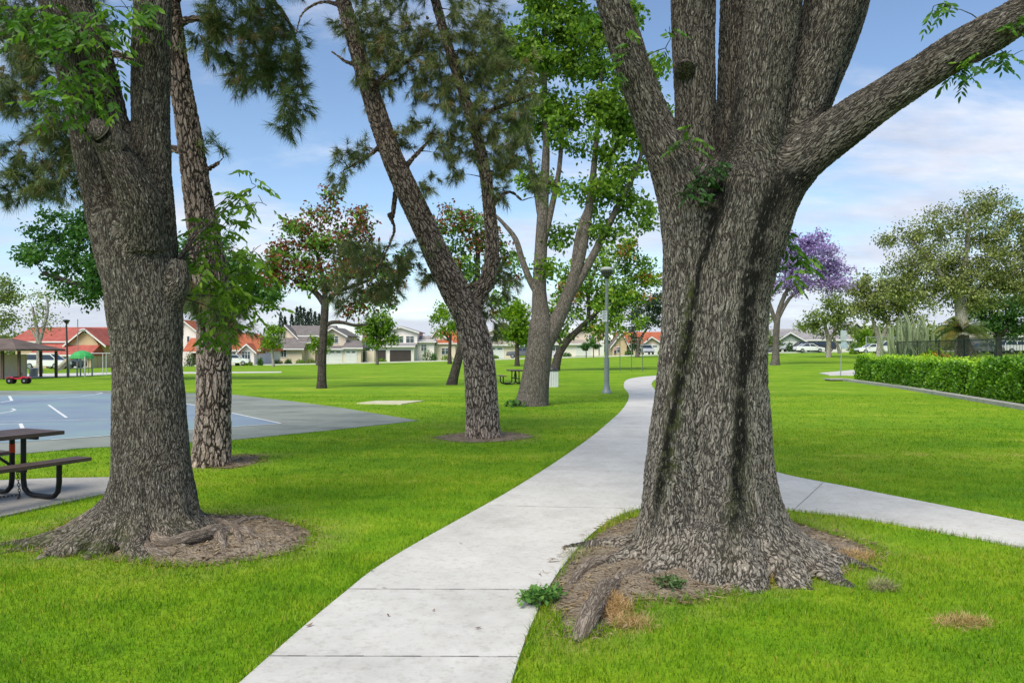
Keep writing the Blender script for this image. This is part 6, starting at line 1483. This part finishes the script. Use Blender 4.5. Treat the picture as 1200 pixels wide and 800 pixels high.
# ------------------------------------------------------------------ a person standing before the bungalow
m_skin = M('skin', (.42, .25, .18), .6, bump=0); m_shirt = M('pink_shirt', (.62, .36, .38), .8, .1, bump=0); m_jeans = M('dark_trousers', (.08, .05, .06), .8, bump=0); m_hair = M('dark_hair', (.03, .02, .015), .7, bump=0)
def skin_fig(name, J, E, mat, parent, sub=2):
    me = bpy.data.meshes.new(name); me.from_pydata([j[0] for j in J], E, []); o = bpy.data.objects.new(name, me); COL.objects.link(o)
    md = o.modifiers.new('s', 'SKIN'); 
    if not me.skin_vertices: bpy.context.view_layer.objects.active = o; me.skin_vertices
    for i, j in enumerate(J): me.skin_vertices[0].data[i].radius = (j[1], j[2] if len(j) > 2 else j[1]); me.skin_vertices[0].data[i].use_root = (i == 0)
    sb = o.modifiers.new('b', 'SUBSURF'); sb.levels = sub; sb.render_levels = sub
    dg = bpy.context.evaluated_depsgraph_get(); m2 = bpy.data.meshes.new_from_object(o.evaluated_get(dg), depsgraph=dg); bpy.data.objects.remove(o)
    m2.shade_smooth(); m2.materials.clear(); return link(name, m2, mat, parent, world=False)
g = G(721, 127); pr = empty('person', g + Vector((0, 0, .05)), 'person in a pink top and dark trousers standing before the orange roofed bungalow', 'person', rz=R(20))
J = [((0, 0, .93), .15, .11), ((0, 0, 1.12), .13, .10), ((0, 0, 1.33), .16, .11), ((0, 0, 1.44), .10, .08), ((0, 0, 1.52), .055), ((0, -.01, 1.60), .085, .095), ((0, -.01, 1.70), .075, .085),
     ((-.17, 0, 1.39), .055), ((-.22, .02, 1.12), .042), ((-.20, -.08, .90), .032), ((-.19, -.11, .80), .028, .018), ((.17, 0, 1.39), .055), ((.22, .02, 1.12), .042), ((.21, -.08, .90), .032), ((.20, -.11, .80), .028, .018),
     ((-.09, 0, .82), .09), ((-.10, -.02, .48), .065), ((-.10, .02, .09), .042), ((-.10, -.12, .03), .04, .03), ((.09, 0, .82), .09), ((.10, -.02, .48), .065), ((.11, .02, .09), .042), ((.12, -.12, .03), .04, .03)]
E = [(0, 1), (1, 2), (2, 3), (3, 4), (4, 5), (5, 6), (3, 7), (7, 8), (8, 9), (9, 10), (3, 11), (11, 12), (12, 13), (13, 14), (0, 15), (15, 16), (16, 17), (17, 18), (0, 19), (19, 20), (20, 21), (21, 22)]
skin_fig('body', J, E, m_skin, pr)
skin_fig('shirt', [((0, 0, .95), .165, .125), ((0, 0, 1.12), .145, .115), ((0, 0, 1.33), .175, .125), ((0, 0, 1.43), .12, .095), ((-.17, 0, 1.39), .070), ((-.205, .01, 1.22), .06), ((.17, 0, 1.39), .070), ((.205, .01, 1.22), .06)], [(0, 1), (1, 2), (2, 3), (3, 4), (4, 5), (3, 6), (6, 7)], m_shirt, pr)
skin_fig('trousers', [((0, 0, .96), .16, .12), ((-.09, 0, .82), .105), ((-.10, -.02, .48), .08), ((-.10, .02, .12), .06), ((.09, 0, .82), .105), ((.10, -.02, .48), .08), ((.11, .02, .12), .06)], [(0, 1), (1, 2), (2, 3), (0, 4), (4, 5), (5, 6)], m_jeans, pr)
MB().lathe((0, .015, 1.55), [(.03, .0), (.088, .05), (.098, .12), (.08, .20), (.03, .235)], 14).build('hair', m_hair, pr, smooth=True, world=False)

# ------------------------------------------------------------------ weeds, dry clumps and fallen leaves close to the camera
def weed(px, py, r, h, n, mat, lab, lf=.05, name='weed', up=1.2, ratio=.6):
    c = P(px, py); rt = empty(name, c, lab, 'weed'); a = rng.uniform(0, 2*PI, n); q = r*np.sqrt(rng.uniform(0, 1, n))
    pos = np.stack([c.x+q*np.cos(a), c.y+q*np.sin(a), c.z+.05+h*rng.uniform(.15, 1, n)*(1-.5*(q/r)**2)], 1)
    V, F, rr = leaves(pos, lf, ratio, droop=0, up=up); link('leaves', np_mesh('leaves', V, F, {'rnd': ('FACE', rr)}), mat, rt)
    mb = MB()
    for i in range(0, n, 4): mb.tube([(c.x+(pos[i][0]-c.x)*.2, c.y+(pos[i][1]-c.y)*.2, c.z+.02), tuple(pos[i])], .0015, 3)
    mb.build('stems', m_hedge, rt)
L_weed = mat_leaf('weed_leaf', (.045, .13, .02), (.10, .25, .04), (.20, .38, .08))
weed(641, 703, .11, .03, 110, L_weed, 'broad leafed weed spilling onto the path beside the knobbly root', .045)
weed(626, 712, .10, .07, 120, L_weed, 'small low weed at the very edge of the path', .05)
weed(785, 692, .11, .05, 200, mat_leaf('grey_weed', (.06, .12, .04), (.12, .20, .07), (.2, .3, .12)), 'grey green weed in the soil at the foot of the massive streaked ash', .035)
L_hay = mat_leaf('dry_grass', (.42, .25, .10), (.64, .42, .20), (.80, .62, .36), .35, .8)
def hay(px, py, rx, ry, n, lab, hh=.05, mat=L_hay, col=None):
    c = P(px, py); a = rng.uniform(0, 2*PI, n); q = np.sqrt(rng.uniform(0, 1, n))*rng.uniform(.7, 1.15, n)
    x = c.x+rx*q*np.cos(a); y = c.y+ry*q*np.sin(a); z = c.z+.015+hh*(1-np.minimum(1, q)**2)*rng.uniform(.2, 1, n)
    V, F, rr = leaves(np.stack([x, y, z], 1), .07, .035, droop=0, up=1.0, fold=.02)
    tag(link('dry_clump', np_mesh('dry_clump', V, F, {'rnd': ('FACE', rr)}), mat), lab, 'dry grass', 'dry grass clumps')
hay(712, 716, .16, .22, 2200, 'orange dead grass matted over the knobbly root', .09)
hay(740, 735, .14, .08, 500, 'thin straw spread just right of the knobbly root', .04)
hay(1000, 655, .22, .12, 900, 'orange dry grass at the right tip of the bare soil', .035)
hay(900, 682, .30, .06, 600, 'straw strip between the front of the massive streaked ash and the lawn', .03)
L_hay2 = mat_leaf('clipping', (.22, .20, .10), (.36, .34, .18), (.5, .48, .28), .2, .8)
hay(1035, 692, .10, .06, 600, 'small pile of pale clippings on the lawn beside the massive streaked ash', .05, L_hay2)
hay(1128, 732, .19, .10, 700, 'patch of dead brown grass near the lower right of the lawn', .02)
hay(690, 655, .25, .22, 900, 'dry grass scattered between the path edge and the massive streaked ash', .03, L_hay2)
m_fl = mat_leaf('fallen_leaf_skin', (.10, .05, .02), (.20, .10, .04), (.30, .18, .08), .05, .8)
for px, py, sz, lab in ((362, 738, .05, 'curled dark leaf lying alone in the middle left of the near path slab'), (436, 673, .035, 'tiny brown leaf near the left edge of the path'), (450, 693, .03, 'brown leaf lying on the path joint'), (508, 720, .03, 'reddish leaf in the middle of the near slab'), (560, 741, .035, 'pale brown leaf right of centre on the near slab'), (455, 726, .03, 'brown scrap of leaf on the near slab'),
   (540, 640, .03, 'leaf fallen on the second path slab')):
    c = P(px, py); n_ = 7; l = sz*.62; a = random.uniform(0, PI); vs = []
    for i in range(n_):
        t = i/(n_-1); wv = math.sin(PI*t)**.8*l*.32; u = (t-.5)*2*l; zc = .03+.4*l*(2*t-1)**2
        for s in (-1, 0, 1): x, y = u, s*wv; vs.append((x*math.cos(a)-y*math.sin(a), x*math.sin(a)+y*math.cos(a), zc+abs(s)*.25*wv))
    fs = [(i*3+j, i*3+j+1, (i+1)*3+j+1, (i+1)*3+j) for i in range(n_-1) for j in range(2)]
    me = bpy.data.meshes.new('fallen_leaf'); me.from_pydata(vs, [], fs); me.shade_smooth(); at_ = me.attributes.new('rnd', 'FLOAT', 'FACE'); v_ = random.random(); at_.data.foreach_set('value', [v_]*len(fs))
    o = link('fallen_leaf', me, m_fl); o.location = c; tag(o, lab, 'leaf', 'fallen leaves on the path')
# dark leaf piles at the foot of the many stemmed tree
weed(604, 476, .35, .08, 60, L_dark, 'low dark leaves at the left foot of the many stemmed tree', .18)
